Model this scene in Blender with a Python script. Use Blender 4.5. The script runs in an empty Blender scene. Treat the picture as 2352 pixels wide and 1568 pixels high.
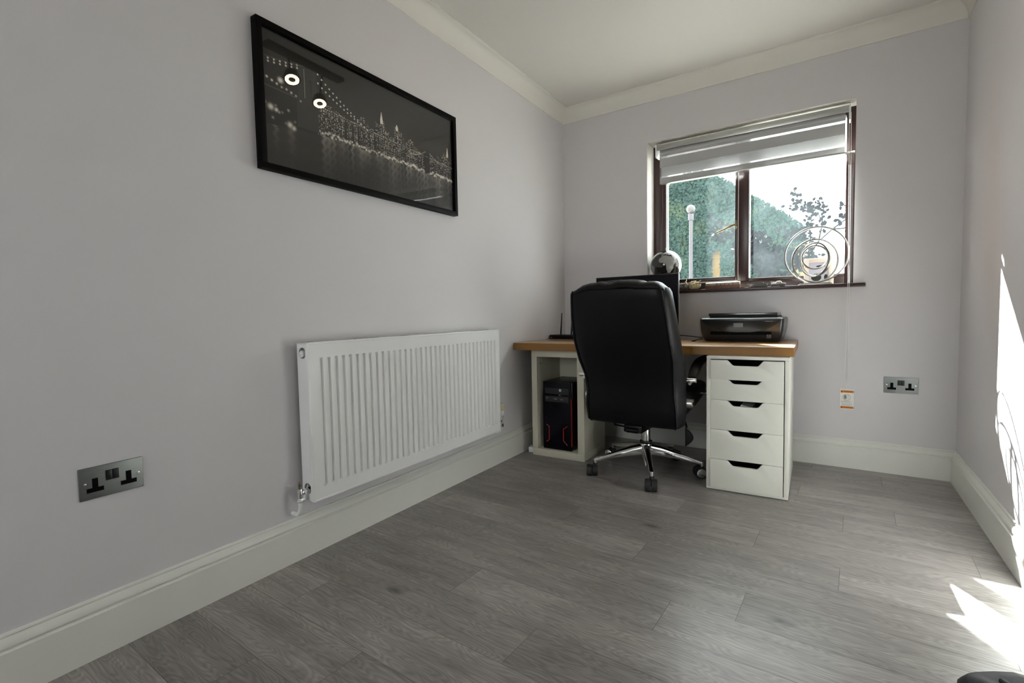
import bpy, bmesh, math, random
import numpy as np
from mathutils import Matrix, Vector, noise as mnoise

# ------------------------------------------------------------------ scene, camera, light, exposure
scn = bpy.context.scene
COL = scn.collection
scn.view_settings.view_transform = 'Standard'
scn.view_settings.look = 'None'
scn.view_settings.gamma = 1.0
scn.view_settings.use_curve_mapping = False
scn.view_settings.exposure = 0.58

CAM = (1.8277, -3.3301, 0.8999)
YAW, PITCH, ROLL, FPX = -0.6094, -0.0564, -0.0191, 1140.207
def setup_camera():
    cy, sy = math.cos(YAW), math.sin(YAW); cp, sp = math.cos(PITCH), math.sin(PITCH)
    f = Vector((sy*cp, cy*cp, sp)); r = Vector((cy, -sy, 0)); u = r.cross(f)
    r2 = r*math.cos(ROLL) + u*math.sin(ROLL); u2 = u*math.cos(ROLL) - r*math.sin(ROLL)
    cd = bpy.data.cameras.new('camera'); cd.sensor_width = 36; cd.lens = FPX/2352*36
    cd.clip_start = 0.02; cd.clip_end = 200
    c = bpy.data.objects.new('camera', cd); COL.objects.link(c)
    m = Matrix((r2, u2, -f)).transposed().to_4x4(); m.translation = CAM
    c.matrix_world = m; scn.camera = c
setup_camera()

wd = bpy.data.worlds.new('sky'); scn.world = wd; wd.use_nodes = True
bg = wd.node_tree.nodes['Background']
bg.inputs[0].default_value = (0.97, 0.975, 0.985, 1); bg.inputs[1].default_value = 6.5

SUN_DIR = Vector((0.665, -1.0, -0.92)).normalized()
sd = bpy.data.lights.new('sun', 'SUN'); sd.energy = 75.0; sd.angle = math.radians(0.53); sd.color = (1, 0.975, 0.95)
so = bpy.data.objects.new('sun', sd); COL.objects.link(so)
so.rotation_euler = SUN_DIR.to_track_quat('-Z', 'Y').to_euler(); so.location = (-3, 6, 6)

def portal(name, loc, rot, sx, sy):
    d = bpy.data.lights.new(name, 'AREA'); d.shape = 'RECTANGLE'; d.size = sx; d.size_y = sy
    d.cycles.is_portal = True
    o = bpy.data.objects.new(name, d); COL.objects.link(o); o.location = loc; o.rotation_euler = rot
portal('window_portal', (1.22, 0.27, 1.53), (-math.pi/2, 0, 0), 1.16, 1.0)
portal('fill_portal', (1.02, -5.72, 1.525), (math.pi/2, 0, 0), 1.22, 1.17)  # portal for the added back window

# ------------------------------------------------------------------ room numbers
AL, AR, W = -0.0525, -0.0354, 2.2462
ZC, H, CW, HS, ST = 2.2889, 2.3802, 0.0714, 0.1595, 0.0194
YB = -5.6
TL, TR = math.atan(-AL), math.atan(-AR)

# ------------------------------------------------------------------ helpers
def tag(o, label=None, cat=None, group=None, kind=None):
    if label: o['label'] = label
    if cat: o['category'] = cat
    if group: o['group'] = group
    if kind: o['kind'] = kind
    return o
def empty(name, label, cat, loc=(0, 0, 0), rz=0.0, group=None):
    o = bpy.data.objects.new(name, None); COL.objects.link(o)
    o.location = loc; o.rotation_euler = (0, 0, rz); o.empty_display_size = 0.05
    return tag(o, label, cat, group)

def in_poly(x, z, P):
    c = False
    for i in range(len(P)):
        (x1, z1), (x2, z2) = P[i], P[i-1]
        if (z1 > z) != (z2 > z) and x < (x2-x1)*(z-z1)/(z2-z1)+x1: c = not c
    return c

class MB:
    def __init__(s): s.bm = bmesh.new(); s.M = Matrix()
    def _add(s, b, mi=0, M=None):
        bmesh.ops.transform(b, matrix=(s.M @ M) if M is not None else s.M, verts=b.verts)
        for f in b.faces: f.material_index = mi
        me = bpy.data.meshes.new('t'); b.to_mesh(me); b.free(); s.bm.from_mesh(me); bpy.data.meshes.remove(me)
        return s
    def box(s, x0, x1, y0, y1, z0, z1, bev=0.0, mi=0, seg=2, M=None):
        b = bmesh.new(); bmesh.ops.create_cube(b, size=1)
        for v in b.verts: v.co = Vector(((x0+x1)/2+v.co.x*(x1-x0), (y0+y1)/2+v.co.y*(y1-y0), (z0+z1)/2+v.co.z*(z1-z0)))
        if bev: bmesh.ops.bevel(b, geom=b.edges[:], offset=bev, segments=seg, profile=0.6, affect='EDGES')
        return s._add(b, mi, M)
    def cyl(s, p0, p1, r0, r1=None, n=20, mi=0, cap=True, bev=0):
        p0, p1 = Vector(p0), Vector(p1); r1 = r0 if r1 is None else r1
        b = bmesh.new(); bmesh.ops.create_cone(b, cap_ends=cap, segments=n, radius1=r0, radius2=r1, depth=(p1-p0).length)
        if bev:
            ed = [e for e in b.edges if abs(e.verts[0].co.z-e.verts[1].co.z) < 1e-6]
            bmesh.ops.bevel(b, geom=ed, offset=bev, segments=2, profile=0.6, affect='EDGES')
        q = Vector((0, 0, 1)).rotation_difference((p1-p0).normalized())
        return s._add(b, mi, Matrix.Translation((p0+p1)/2) @ q.to_matrix().to_4x4())
    def sphere(s, c, r, u=24, v=14, mi=0, sc=(1, 1, 1)):
        b = bmesh.new(); bmesh.ops.create_uvsphere(b, u_segments=u, v_segments=v, radius=r)
        return s._add(b, mi, Matrix.Translation(c) @ Matrix.Diagonal((*sc, 1)))
    def prism(s, pts, a0, a1, axis='y', mi=0, bev=0):
        b = bmesh.new(); n = len(pts)
        def P(p, a): return {'y': (p[0], a, p[1]), 'x': (a, p[0], p[1]), 'z': (p[0], p[1], a)}[axis]
        A = [b.verts.new(P(p, a0)) for p in pts]; B = [b.verts.new(P(p, a1)) for p in pts]
        f1 = b.faces.new(A); f2 = b.faces.new(B[::-1])
        for i in range(n): b.faces.new((A[i], B[i], B[(i+1) % n], A[(i+1) % n]))
        bmesh.ops.recalc_face_normals(b, faces=b.faces[:])
        if bev:
            ed = list(set(list(f1.edges)+list(f2.edges)))
            bmesh.ops.bevel(b, geom=ed, offset=bev, segments=2, profile=0.6, affect='EDGES')
        return s._add(b, mi)
    def tube(s, pts, r, n=10, closed=False, mi=0, prof=None):
        pts = [Vector(p) for p in pts]; m = len(pts); b = bmesh.new(); rings = []; up = None
        for i in range(m):
            if closed: t = pts[(i+1) % m]-pts[i-1]
            else: t = pts[min(i+1, m-1)]-pts[max(i-1, 0)]
            t.normalize()
            if up is None: up = t.orthogonal().normalized()
            else: up = (up - t*up.dot(t)).normalized()
            sd_ = t.cross(up); rr = r[i] if isinstance(r, (list, tuple)) else r
            rings.append([b.verts.new(pts[i]+(up*math.cos(2*math.pi*k/n)+sd_*math.sin(2*math.pi*k/n))*rr) for k in range(n)])
        for i in range(m if closed else m-1):
            A, B = rings[i], rings[(i+1) % m]
            for k in range(n): b.faces.new((A[k], A[(k+1) % n], B[(k+1) % n], B[k]))
        if not closed: b.faces.new(rings[0][::-1]); b.faces.new(rings[-1])
        bmesh.ops.recalc_face_normals(b, faces=b.faces[:])
        return s._add(b, mi)
    def loft(s, rings, closed=True, caps=True, mi=0):
        b = bmesh.new(); R = [[b.verts.new(p) for p in r] for r in rings]; n = len(R[0])
        for i in range(len(R)-1):
            for k in range(n if closed else n-1):
                b.faces.new((R[i][k], R[i][(k+1) % n], R[i+1][(k+1) % n], R[i+1][k]))
        if caps and closed: b.faces.new(R[0][::-1]); b.faces.new(R[-1])
        bmesh.ops.recalc_face_normals(b, faces=b.faces[:])
        return s._add(b, mi)
    def ring(s, c, R, w, d, tilt=Matrix(), n=64, mi=0):
        b = bmesh.new(); rings = []
        for i in range(n):
            a = 2*math.pi*i/n; u = Vector((math.cos(a), 0, math.sin(a)))
            rings.append([b.verts.new(u*(R+p)+Vector((0, q, 0))) for p, q in ((-w/2, -d/2+.001), (-w/2+.001, -d/2), (w/2-.001, -d/2), (w/2, -d/2+.001), (w/2, d/2-.001), (w/2-.001, d/2), (-w/2+.001, d/2), (-w/2, d/2-.001))])
        for i in range(n):
            A, B = rings[i], rings[(i+1) % n]
            for k in range(8): b.faces.new((A[k], A[(k+1) % 8], B[(k+1) % 8], B[k]))
        bmesh.ops.recalc_face_normals(b, faces=b.faces[:])
        return s._add(b, mi, Matrix.Translation(c) @ tilt)
    def poly(s, pts, mi=0):
        b = bmesh.new(); b.faces.new([b.verts.new(p) for p in pts]); return s._add(b, mi)
    def build(s, name, mats, parent=None, smooth=35, label=None, kind=None):
        me = bpy.data.meshes.new(name); s.bm.to_mesh(me); s.bm.free()
        if not isinstance(mats, (list, tuple)): mats = [mats]
        for m in mats: me.materials.append(m)
        if smooth:
            me.shade_smooth(); me.set_sharp_from_angle(angle=math.radians(smooth))
        o = bpy.data.objects.new(name, me); COL.objects.link(o)
        if parent: o.parent = parent
        if label: o['label'] = label
        if kind: o['kind'] = kind
        return o

# ------------------------------------------------------------------ materials
def mat(name, col, rough=0.5, metal=0.0, spec=0.5, coat=0.0, noise=0.0, nscale=20, bump=0.0, bscale=200, stretch=(1, 1, 1), coat_rough=0.05, trans=0.0):
    m = bpy.data.materials.new(name); m.use_nodes = True; nt = m.node_tree; b = nt.nodes['Principled BSDF']
    b.inputs['Base Color'].default_value = (*col, 1); b.inputs['Roughness'].default_value = rough
    b.inputs['Metallic'].default_value = metal; b.inputs['Specular IOR Level'].default_value = spec
    b.inputs['Coat Weight'].default_value = coat; b.inputs['Coat Roughness'].default_value = coat_rough
    tc = nt.nodes.new('ShaderNodeTexCoord'); mp = nt.nodes.new('ShaderNodeMapping'); mp.inputs['Scale'].default_value = stretch
    nt.links.new(tc.outputs['Object'], mp.inputs[0])
    if noise:
        n = nt.nodes.new('ShaderNodeTexNoise'); n.inputs['Scale'].default_value = nscale; n.inputs['Detail'].default_value = 5
        nt.links.new(mp.outputs[0], n.inputs['Vector'])
        mx = nt.nodes.new('ShaderNodeMix'); mx.data_type = 'RGBA'
        mx.inputs[6].default_value = (*[c*(1-noise) for c in col], 1); mx.inputs[7].default_value = (*[min(1, c*(1+noise)) for c in col], 1)
        nt.links.new(n.outputs[0], mx.inputs[0]); nt.links.new(mx.outputs[2], b.inputs['Base Color'])
    if bump:
        n2 = nt.nodes.new('ShaderNodeTexNoise'); n2.inputs['Scale'].default_value = bscale; n2.inputs['Detail'].default_value = 4
        nt.links.new(mp.outputs[0], n2.inputs['Vector'])
        bp = nt.nodes.new('ShaderNodeBump'); bp.inputs['Strength'].default_value = bump; bp.inputs['Distance'].default_value = 0.002
        nt.links.new(n2.outputs[0], bp.inputs['Height']); nt.links.new(bp.outputs[0], b.inputs['Normal'])
    return m
def emit(name, col, st):
    m = bpy.data.materials.new(name); m.use_nodes = True; nt = m.node_tree; b = nt.nodes['Principled BSDF']
    b.inputs['Base Color'].default_value = (*col, 1); b.inputs['Emission Color'].default_value = (*col, 1); b.inputs['Emission Strength'].default_value = st
    return m

M = {}
M['wall'] = mat('wall_paint', (0.655, 0.635, 0.650), 0.75, spec=0.25, noise=0.012, nscale=3, bump=0.12, bscale=90)
M['revealpaint'] = mat('reveal_paint', (0.84, 0.82, 0.77), 0.5, spec=0.35)
M['ceiling'] = mat('ceiling_paint', (0.70, 0.68, 0.645), 0.85, spec=0.2, noise=0.012, nscale=3)
M['cornice'] = mat('cornice_paint', (0.75, 0.73, 0.68), 0.6, spec=0.3)
M['gloss'] = mat('skirting_gloss', (0.72, 0.72, 0.675), 0.32, spec=0.45, noise=0.02, nscale=6, bump=0.05, bscale=15)
M['radiator'] = mat('radiator_enamel', (0.80, 0.80, 0.80), 0.3, spec=0.45)
M['white'] = mat('white_plastic', (0.8, 0.8, 0.79), 0.4)
M['cream'] = mat('cream_plastic', (0.66, 0.60, 0.42), 0.45)
M['chrome'] = mat('chrome', (0.72, 0.72, 0.72), 0.07, metal=1)
M['brass'] = mat('brass', (0.22, 0.165, 0.09), 0.3, metal=1)
M['steel'] = mat('brushed_steel', (0.19, 0.20, 0.195), 0.38, metal=1, noise=0.15, nscale=30, stretch=(1, 1, 12))
M['black'] = mat('black_plastic', (0.005, 0.005, 0.006), 0.35, spec=.3)
M['matblack'] = mat('matt_black', (0.01, 0.01, 0.011), 0.6)
M['glossblack'] = mat('gloss_black', (0.003, 0.003, 0.006), 0.2, spec=0.18)
M['hole'] = mat('dark_hole', (0.004, 0.004, 0.004), 0.9, spec=0.1)
M['leather'] = mat('black_leather', (0.0035, 0.0035, 0.0045), 0.40, spec=0.22, bump=0.22, bscale=60)
M['frameblack'] = mat('frame_black', (0.003, 0.0025, 0.0025), 0.5, spec=0.06)
M['mahog'] = mat('mahogany_stain', (0.030, 0.010, 0.009), 0.28, noise=0.4, nscale=10, stretch=(1, 1, 0.15))
M['laminate'] = mat('white_laminate', (0.66, 0.655, 0.60), 0.38, spec=0.45)
M['laminate2'] = mat('cream_laminate', (0.60, 0.575, 0.47), 0.42, spec=0.4)
M['darkbox'] = mat('drawer_inside', (0.02, 0.02, 0.022), 0.7)  # dark colour carries the shade seen through the drawer notches
M['red'] = mat('red_plastic', (0.35, 0.01, 0.01), 0.35)
M['tan'] = mat('model_tan', (0.42, 0.36, 0.20), 0.6, noise=0.25, nscale=90)
M['stone'] = mat('grey_stone', (0.16, 0.14, 0.11), 0.8, noise=0.5, nscale=60, bump=0.6, bscale=80)
M['olive'] = mat('model_olive', (0.10, 0.09, 0.06), 0.6, noise=0.3, nscale=80)
M['palegrey'] = mat('model_grey', (0.45, 0.44, 0.41), 0.55, noise=0.2, nscale=90)
M['rust'] = mat('aged_metal', (0.15, 0.075, 0.045), 0.4, metal=0.3, noise=0.6, nscale=35)
M['oldsilver'] = mat('old_silver', (.34, .30, .26), .35, metal=.7, noise=.5, nscale=45)
M['alu'] = mat('satin_aluminium', (0.50, 0.50, 0.485), 0.3, metal=1)
M['ringmetal'] = mat('ring_metal', (0.26, 0.255, 0.24), 0.34, metal=1)
M['paper'] = mat('paper', (0.8, 0.79, 0.76), 0.6)
M['orange'] = mat('label_orange', (0.80, 0.28, 0.03), 0.6)
M['ink'] = mat('ink', (0.02, 0.02, 0.02), 0.6)
M['greyink'] = mat('grey_ink', (0.22, 0.22, 0.22), 0.6)

def wood_mat(name, c0, c1, sx, rough, coat=0.0):
    m = mat(name, c0, rough, coat=coat, coat_rough=0.12); nt = m.node_tree; b = nt.nodes['Principled BSDF']
    tc = nt.nodes.new('ShaderNodeTexCoord'); mp = nt.nodes.new('ShaderNodeMapping'); mp.inputs['Scale'].default_value = sx
    n = nt.nodes.new('ShaderNodeTexNoise'); n.inputs['Scale'].default_value = 30; n.inputs['Detail'].default_value = 6; n.inputs['Distortion'].default_value = 0.6
    r = nt.nodes.new('ShaderNodeValToRGB'); r.color_ramp.elements[0].color = (*c0, 1); r.color_ramp.elements[1].color = (*c1, 1)
    r.color_ramp.elements[0].position = 0.3; r.color_ramp.elements[1].position = 0.7
    nt.links.new(tc.outputs['Object'], mp.inputs[0]); nt.links.new(mp.outputs[0], n.inputs[0]); nt.links.new(n.outputs[0], r.inputs[0]); nt.links.new(r.outputs[0], b.inputs['Base Color'])
    return m
M['desk'] = wood_mat('oak_veneer', (0.34, 0.18, 0.062), (0.46, 0.26, 0.10), (0.06, 1, 1), 0.30, 0.35)
M['deskedge'] = wood_mat('oak_edging', (0.20, 0.090, 0.015), (0.29, 0.135, 0.026), (0.04, 1, 1.2), 0.4)

def floor_mat():
    m = bpy.data.materials.new('grey_oak_vinyl'); m.use_nodes = True; nt = m.node_tree; N = nt.nodes.new; L = nt.links.new
    b = nt.nodes['Principled BSDF']; b.inputs['Roughness'].default_value = 0.36; b.inputs['Specular IOR Level'].default_value = 0.5
    uv = N('ShaderNodeUVMap'); uv.uv_map = 'grain'
    at = N('ShaderNodeAttribute'); at.attribute_name = 'tone'
    w1 = N('ShaderNodeMapping'); w1.inputs['Scale'].default_value = (1.0, 5.0, 1)
    L(uv.outputs[0], w1.inputs[0])
    nd = N('ShaderNodeTexNoise'); nd.inputs['Scale'].default_value = 2.6; nd.inputs['Detail'].default_value = 2
    L(w1.outputs[0], nd.inputs[0])
    # cathedral grain: many thin contour lines of a stretched noise
    mm = N('ShaderNodeMath'); mm.operation = 'MULTIPLY'; mm.inputs[1].default_value = 22; L(nd.outputs[0], mm.inputs[0])
    fr = N('ShaderNodeMath'); fr.operation = 'PINGPONG'; fr.inputs[1].default_value = 0.5; L(mm.outputs[0], fr.inputs[0])
    w2 = N('ShaderNodeMapping'); w2.inputs['Scale'].default_value = (3.0, 90.0, 1); L(uv.outputs[0], w2.inputs[0])
    n2 = N('ShaderNodeTexNoise'); n2.inputs['Scale'].default_value = 1.6; n2.inputs['Detail'].default_value = 5; n2.inputs['Roughness'].default_value = 0.65
    L(w2.outputs[0], n2.inputs[0])
    w3 = N('ShaderNodeMapping'); w3.inputs['Scale'].default_value = (1.6, 7.0, 1); L(uv.outputs[0], w3.inputs[0])
    n3 = N('ShaderNodeTexNoise'); n3.inputs['Scale'].default_value = 2.2; n3.inputs['Detail'].default_value = 4; L(w3.outputs[0], n3.inputs[0])
    # knots
    w4 = N('ShaderNodeMapping'); w4.inputs['Scale'].default_value = (1.5, 3.6, 1); L(uv.outputs[0], w4.inputs[0])
    vo = N('ShaderNodeTexVoronoi'); vo.inputs['Scale'].default_value = 1.3; L(w4.outputs[0], vo.inputs[0])
    kr = N('ShaderNodeValToRGB'); kr.color_ramp.elements[0].position = 0.015; kr.color_ramp.elements[0].color = (0.35, 0.35, 0.35, 1)
    kr.color_ramp.elements[1].position = 0.10; kr.color_ramp.elements[1].color = (1, 1, 1, 1); L(vo.outputs[0], kr.inputs[0])
    def mr(src, a, b_, c, d):
        x = N('ShaderNodeMapRange'); x.inputs[1].default_value = a; x.inputs[2].default_value = b_; x.inputs[3].default_value = c; x.inputs[4].default_value = d
        L(src, x.inputs[0]); return x.outputs[0]
    def mul(a, b_):
        x = N('ShaderNodeMath'); x.operation = 'MULTIPLY'; L(a, x.inputs[0])
        if isinstance(b_, float): x.inputs[1].default_value = b_
        else: L(b_, x.inputs[1])
        return x.outputs[0]
    v = mul(mr(fr.outputs[0], 0, 0.5, 0.80, 1.10), mr(n2.outputs[0], 0.3, 0.7, 0.72, 1.20))
    v = mul(v, mr(n3.outputs[0], 0.3, 0.7, 0.78, 1.20)); v = mul(v, kr.outputs[0]); v = mul(v, at.outputs['Fac'])
    mx = N('ShaderNodeMix'); mx.data_type = 'RGBA'; mx.blend_type = 'MULTIPLY'; mx.inputs[0].default_value = 1
    mx.inputs[6].default_value = (0.285, 0.262, 0.250, 1); L(v, mx.inputs[7]); L(mx.outputs[2], b.inputs['Base Color'])
    bp = N('ShaderNodeBump'); bp.inputs['Strength'].default_value = 0.12; bp.inputs['Distance'].default_value = 0.001
    L(n2.outputs[0], bp.inputs['Height']); L(bp.outputs[0], b.inputs['Normal'])
    return m
M['floor'] = floor_mat()
M['seam'] = mat('plank_seam', (0.11, 0.10, 0.098), 0.6)

def glass_mat(name='window_glass', dust=0.005, tint=(0.93, 0.97, 0.96), ior=1.06):
    m = bpy.data.materials.new(name); m.use_nodes = True; nt = m.node_tree; nt.nodes.clear(); N = nt.nodes.new; L = nt.links.new
    out = N('ShaderNodeOutputMaterial'); tr = N('ShaderNodeBsdfTransparent'); tr.inputs[0].default_value = (*tint, 1)
    gl = N('ShaderNodeBsdfGlossy'); gl.inputs['Roughness'].default_value = 0.01; fr = N('ShaderNodeFresnel')
    ge = N('ShaderNodeNewGeometry'); ii = N('ShaderNodeMapRange'); ii.inputs[3].default_value = ior; ii.inputs[4].default_value = 1/ior
    L(ge.outputs['Backfacing'], ii.inputs[0]); L(ii.outputs[0], fr.inputs[0])
    a = N('ShaderNodeMixShader'); L(fr.outputs[0], a.inputs[0]); L(tr.outputs[0], a.inputs[1]); L(gl.outputs[0], a.inputs[2])
    if dust:
        df = N('ShaderNodeBsdfTranslucent'); df.inputs[0].default_value = (0.75, 0.95, 1.0, 1)
        tc = N('ShaderNodeTexCoord'); n = N('ShaderNodeTexNoise'); n.inputs['Scale'].default_value = 5; n.inputs['Detail'].default_value = 5; n.inputs['Roughness'].default_value = 0.6
        mr = N('ShaderNodeMapRange'); mr.inputs[1].default_value = 0.3; mr.inputs[2].default_value = 0.75; mr.inputs[3].default_value = dust*0.5; mr.inputs[4].default_value = dust*1.8
        L(tc.outputs['Object'], n.inputs[0]); L(n.outputs[0], mr.inputs[0])
        b = N('ShaderNodeMixShader'); L(mr.outputs[0], b.inputs[0]); L(a.outputs[0], b.inputs[1]); L(df.outputs[0], b.inputs[2]); a = b
    L(a.outputs[0], out.inputs[0]); return m
M['glass'] = glass_mat()
M['clearglass'] = glass_mat('clear_glass', 0.0, (0.96, 0.98, 0.97))

def fabric_mat(name, col, clear, trl=0.5):
    m = bpy.data.materials.new(name); m.use_nodes = True; nt = m.node_tree; nt.nodes.clear(); N = nt.nodes.new; L = nt.links.new
    out = N('ShaderNodeOutputMaterial'); d = N('ShaderNodeBsdfDiffuse'); d.inputs[0].default_value = (*col, 1)
    t = N('ShaderNodeBsdfTranslucent'); t.inputs[0].default_value = (*col, 1); a = N('ShaderNodeMixShader'); a.inputs[0].default_value = trl
    L(d.outputs[0], a.inputs[1]); L(t.outputs[0], a.inputs[2]); tr = N('ShaderNodeBsdfTransparent')
    b = N('ShaderNodeMixShader'); b.inputs[0].default_value = clear; L(a.outputs[0], b.inputs[1]); L(tr.outputs[0], b.inputs[2]); L(b.outputs[0], out.inputs[0])
    return m
M['fabric'] = fabric_mat('blind_fabric', (0.50, 0.50, 0.50), 0.0, 0.16)
M['sheer'] = fabric_mat('blind_sheer', (0.6, 0.6, 0.62), 0.72, 0.3)

# ------------------------------------------------------------------ room shell
def offset_poly(d, y_end=YB):
    # inner corners of the room at distance d from left, far and right walls
    def lx(y): return AL*y + d*math.sqrt(1+AL*AL)
    def rx(y): return W + AR*y - d*math.sqrt(1+AR*AR)
    return [(lx(y_end), y_end), (lx(-d), -d), (rx(-d), -d), (rx(y_end), y_end)]
def sweep(profile, seg, name, m, kind='structure', smooth=40):
    mb = MB(); P = [offset_poly(d) for d, z in profile]
    A = [(P[i][seg][0], P[i][seg][1], z) for i, (d, z) in enumerate(profile)]
    B = [(P[i][seg+1][0], P[i][seg+1][1], z) for i, (d, z) in enumerate(profile)]
    mb.loft([A, B], closed=True, caps=True)
    return tag(mb.build(name, m, smooth=smooth), kind=kind)

def wall_prism(name, pts, z0, z1, m):
    return tag(MB().prism(pts, z0, z1, 'z').build(name, m, smooth=0), kind='structure')
lx = lambda y: AL*y
rx = lambda y: W+AR*y
wall_prism('wall_left', [(lx(0), 0), (lx(YB-.1), YB-.1), (lx(YB-.1)-.12, YB-.1), (-.12, 0)], 0, H, M['wall'])
wall_prism('wall_right', [(rx(0), 0), (rx(YB-.1), YB-.1), (rx(YB-.1)+.12, YB-.1), (rx(0)+.12, 0)], 0, H, M['wall'])
WX0, WX1, WZ0, WZ1 = 0.6418, 1.8009, 1.0262, 2.0277
mb = MB()
for x0, x1, z0, z1 in ((-.12, WX0, 0, H), (WX1, W+.12, 0, H), (WX0, WX1, 0, WZ0-.016), (WX0, WX1, WZ1, H)):
    mb.box(x0, x1, 0, .26, z0, z1)
bmesh.ops.remove_doubles(mb.bm, verts=mb.bm.verts[:], dist=1e-5)
wf = tag(mb.build('wall_far', [M['wall'], M['revealpaint']], smooth=0), kind='structure')
for p in wf.data.polygons:     # the window reveal is painted cream white
    c = p.center
    if abs(p.normal.y) < .1 and WX0-.01 < c.x < WX1+.01 and WZ0-.03 < c.z < WZ1+.01: p.material_index = 1
# back wall behind the camera, with an unseen window added for fill light
GX0, GX1, GZ0, GZ1 = 0.42, 1.62, 0.95, 2.1
mb = MB()
for x0, x1, z0, z1 in ((-.1, GX0, 0, H), (GX1, 2.6, 0, H), (GX0, GX1, 0, GZ0), (GX0, GX1, GZ1, H)):
    mb.box(x0, x1, YB-.1, YB, z0, z1)
tag(mb.build('wall_back', M['wall'], smooth=0), kind='structure')
mb = MB(); fr = .05
mb.box(GX0, GX0+fr, YB-.07, YB-.02, GZ0, GZ1, .004); mb.box(GX1-fr, GX1, YB-.07, YB-.02, GZ0, GZ1, .004)
mb.box(GX0+fr, GX1-fr, YB-.07, YB-.02, GZ0, GZ0+fr, .004); mb.box(GX0+fr, GX1-fr, YB-.07, YB-.02, GZ1-fr, GZ1, .004)
mb.box((GX0+GX1)/2-.03, (GX0+GX1)/2+.03, YB-.07, YB-.02, GZ0+fr, GZ1-fr, .004)
w2 = tag(mb.build('fill_window', M['white']), kind='structure')
MB().box(GX0+fr, GX1-fr, YB-.046, YB-.042, GZ0+fr, GZ1-fr).build('window_pane', M['clearglass'], w2, smooth=0)
mb = MB(); mb.prism([(-.2, .26), (-.2+.0, YB-.1), (2.6, YB-.1), (2.6, .26)], H, H+.1, 'z')
tag(mb.build('ceiling', M['ceiling'], smooth=0), kind='structure')

# floor: vinyl planks as faces of one mesh
def build_floor():
    rnd = random.Random(4); PW, PL = 0.1725, 1.0; slope = -0.010
    known = {-3: 1.94, -1: 1.60, 0: 1.97, 1: 1.79, 2: 1.175, 3: 1.515, 4: 1.79, 5: 1.17, 6: 1.55, 7: 1.365, 8: .75, 9: 1.088, 10: .3625, 11: .75}
    bm = bmesh.new(); uvl = bm.loops.layers.uv.new('grain'); tl = bm.faces.layers.float.new('tone_f'); g = 0.0007
    tones = {}
    def add(x0, x1, y0, y1, tone, ou, ov, mi):
        vs = [bm.verts.new((x, y+slope*(x-1), 0)) for x, y in ((x0, y0), (x1, y0), (x1, y1), (x0, y1))]
        f = bm.faces.new(vs); f.material_index = mi; tones[f] = tone
        for l, (x, y) in zip(f.loops, ((x0, y0), (x1, y0), (x1, y1), (x0, y1))): l[uvl].uv = (x-x0+ou, y-y0+ov)
        f[tl] = tone
    for n in range(-6, 30):
        yt = -0.62-0.1725*n if n < 3 else -0.62-0.1725*n+0.0
        yb = yt-PW; j = known.get(n, rnd.uniform(0, 1)); j = j-math.floor(j+1.0)-1.0
        x = j
        while x < 2.6:
            a, b = max(x, -.15), min(x+PL, 2.5)
            if b > a: add(a+g, b-g, yb+g, yt-g, rnd.choice((.84, .90, .96, 1.0, 1.06, 1.14)), rnd.uniform(0, 50), rnd.uniform(0, 50), 0)
            x += PL
    # seam bed just below
    vs = [bm.verts.new(p) for p in ((-.16, YB-.1, -.0008), (2.6, YB-.1, -.0008), (2.6, .26, -.0008), (-.16, .26, -.0008))]
    f = bm.faces.new(vs); f.material_index = 1; f[tl] = 1
    r = bmesh.ops.extrude_face_region(bm, geom=[f])
    for v in r['geom']:
        if isinstance(v, bmesh.types.BMVert): v.co.z = -.08
    me = bpy.data.meshes.new('floor'); bm.to_mesh(me); bm.free()
    me.materials.append(M['floor']); me.materials.append(M['seam'])
    src = me.attributes['tone_f']; vals = np.zeros(len(me.polygons), dtype=np.float32); src.data.foreach_get('value', vals)
    at = me.attributes.new('tone', 'FLOAT', 'FACE'); at.data.foreach_set('value', vals)
    o = bpy.data.objects.new('floor', me); COL.objects.link(o); o['kind'] = 'structure'
build_floor()

skirt = [(-.004, 0), (-.004, HS), (.004, HS), (.0065, HS-.002), (.0075, HS-.006), (.0060, HS-.010), (.0085, HS-.013), (.0135, HS-.021), (.0155, HS-.029), (.0155, HS-.032), (.0115, HS-.0345), (.0110, HS-.0375), (ST-.002, HS-.041), (ST, HS-.0425), (ST, 0)]
cove = [(-.004, ZC), (.006, ZC), (.007, ZC+.004)] + [(CW-.008-(CW-.015)*math.cos(a), ZC+.004+(H-.010-ZC-.004)*math.sin(a)) for a in [math.pi/2*k/10 for k in range(11)]][1:] + [(CW-.004, H-.009), (CW, H-.006), (CW, H+.004), (-.004, H+.004)]
for s, nm in enumerate(('left', 'far', 'right')):
    sweep(skirt, s, 'baseboard_'+nm, M['gloss'], smooth=22)
    sweep(cove, s, 'trim_%d' % (s+1), M['cornice'])

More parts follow.
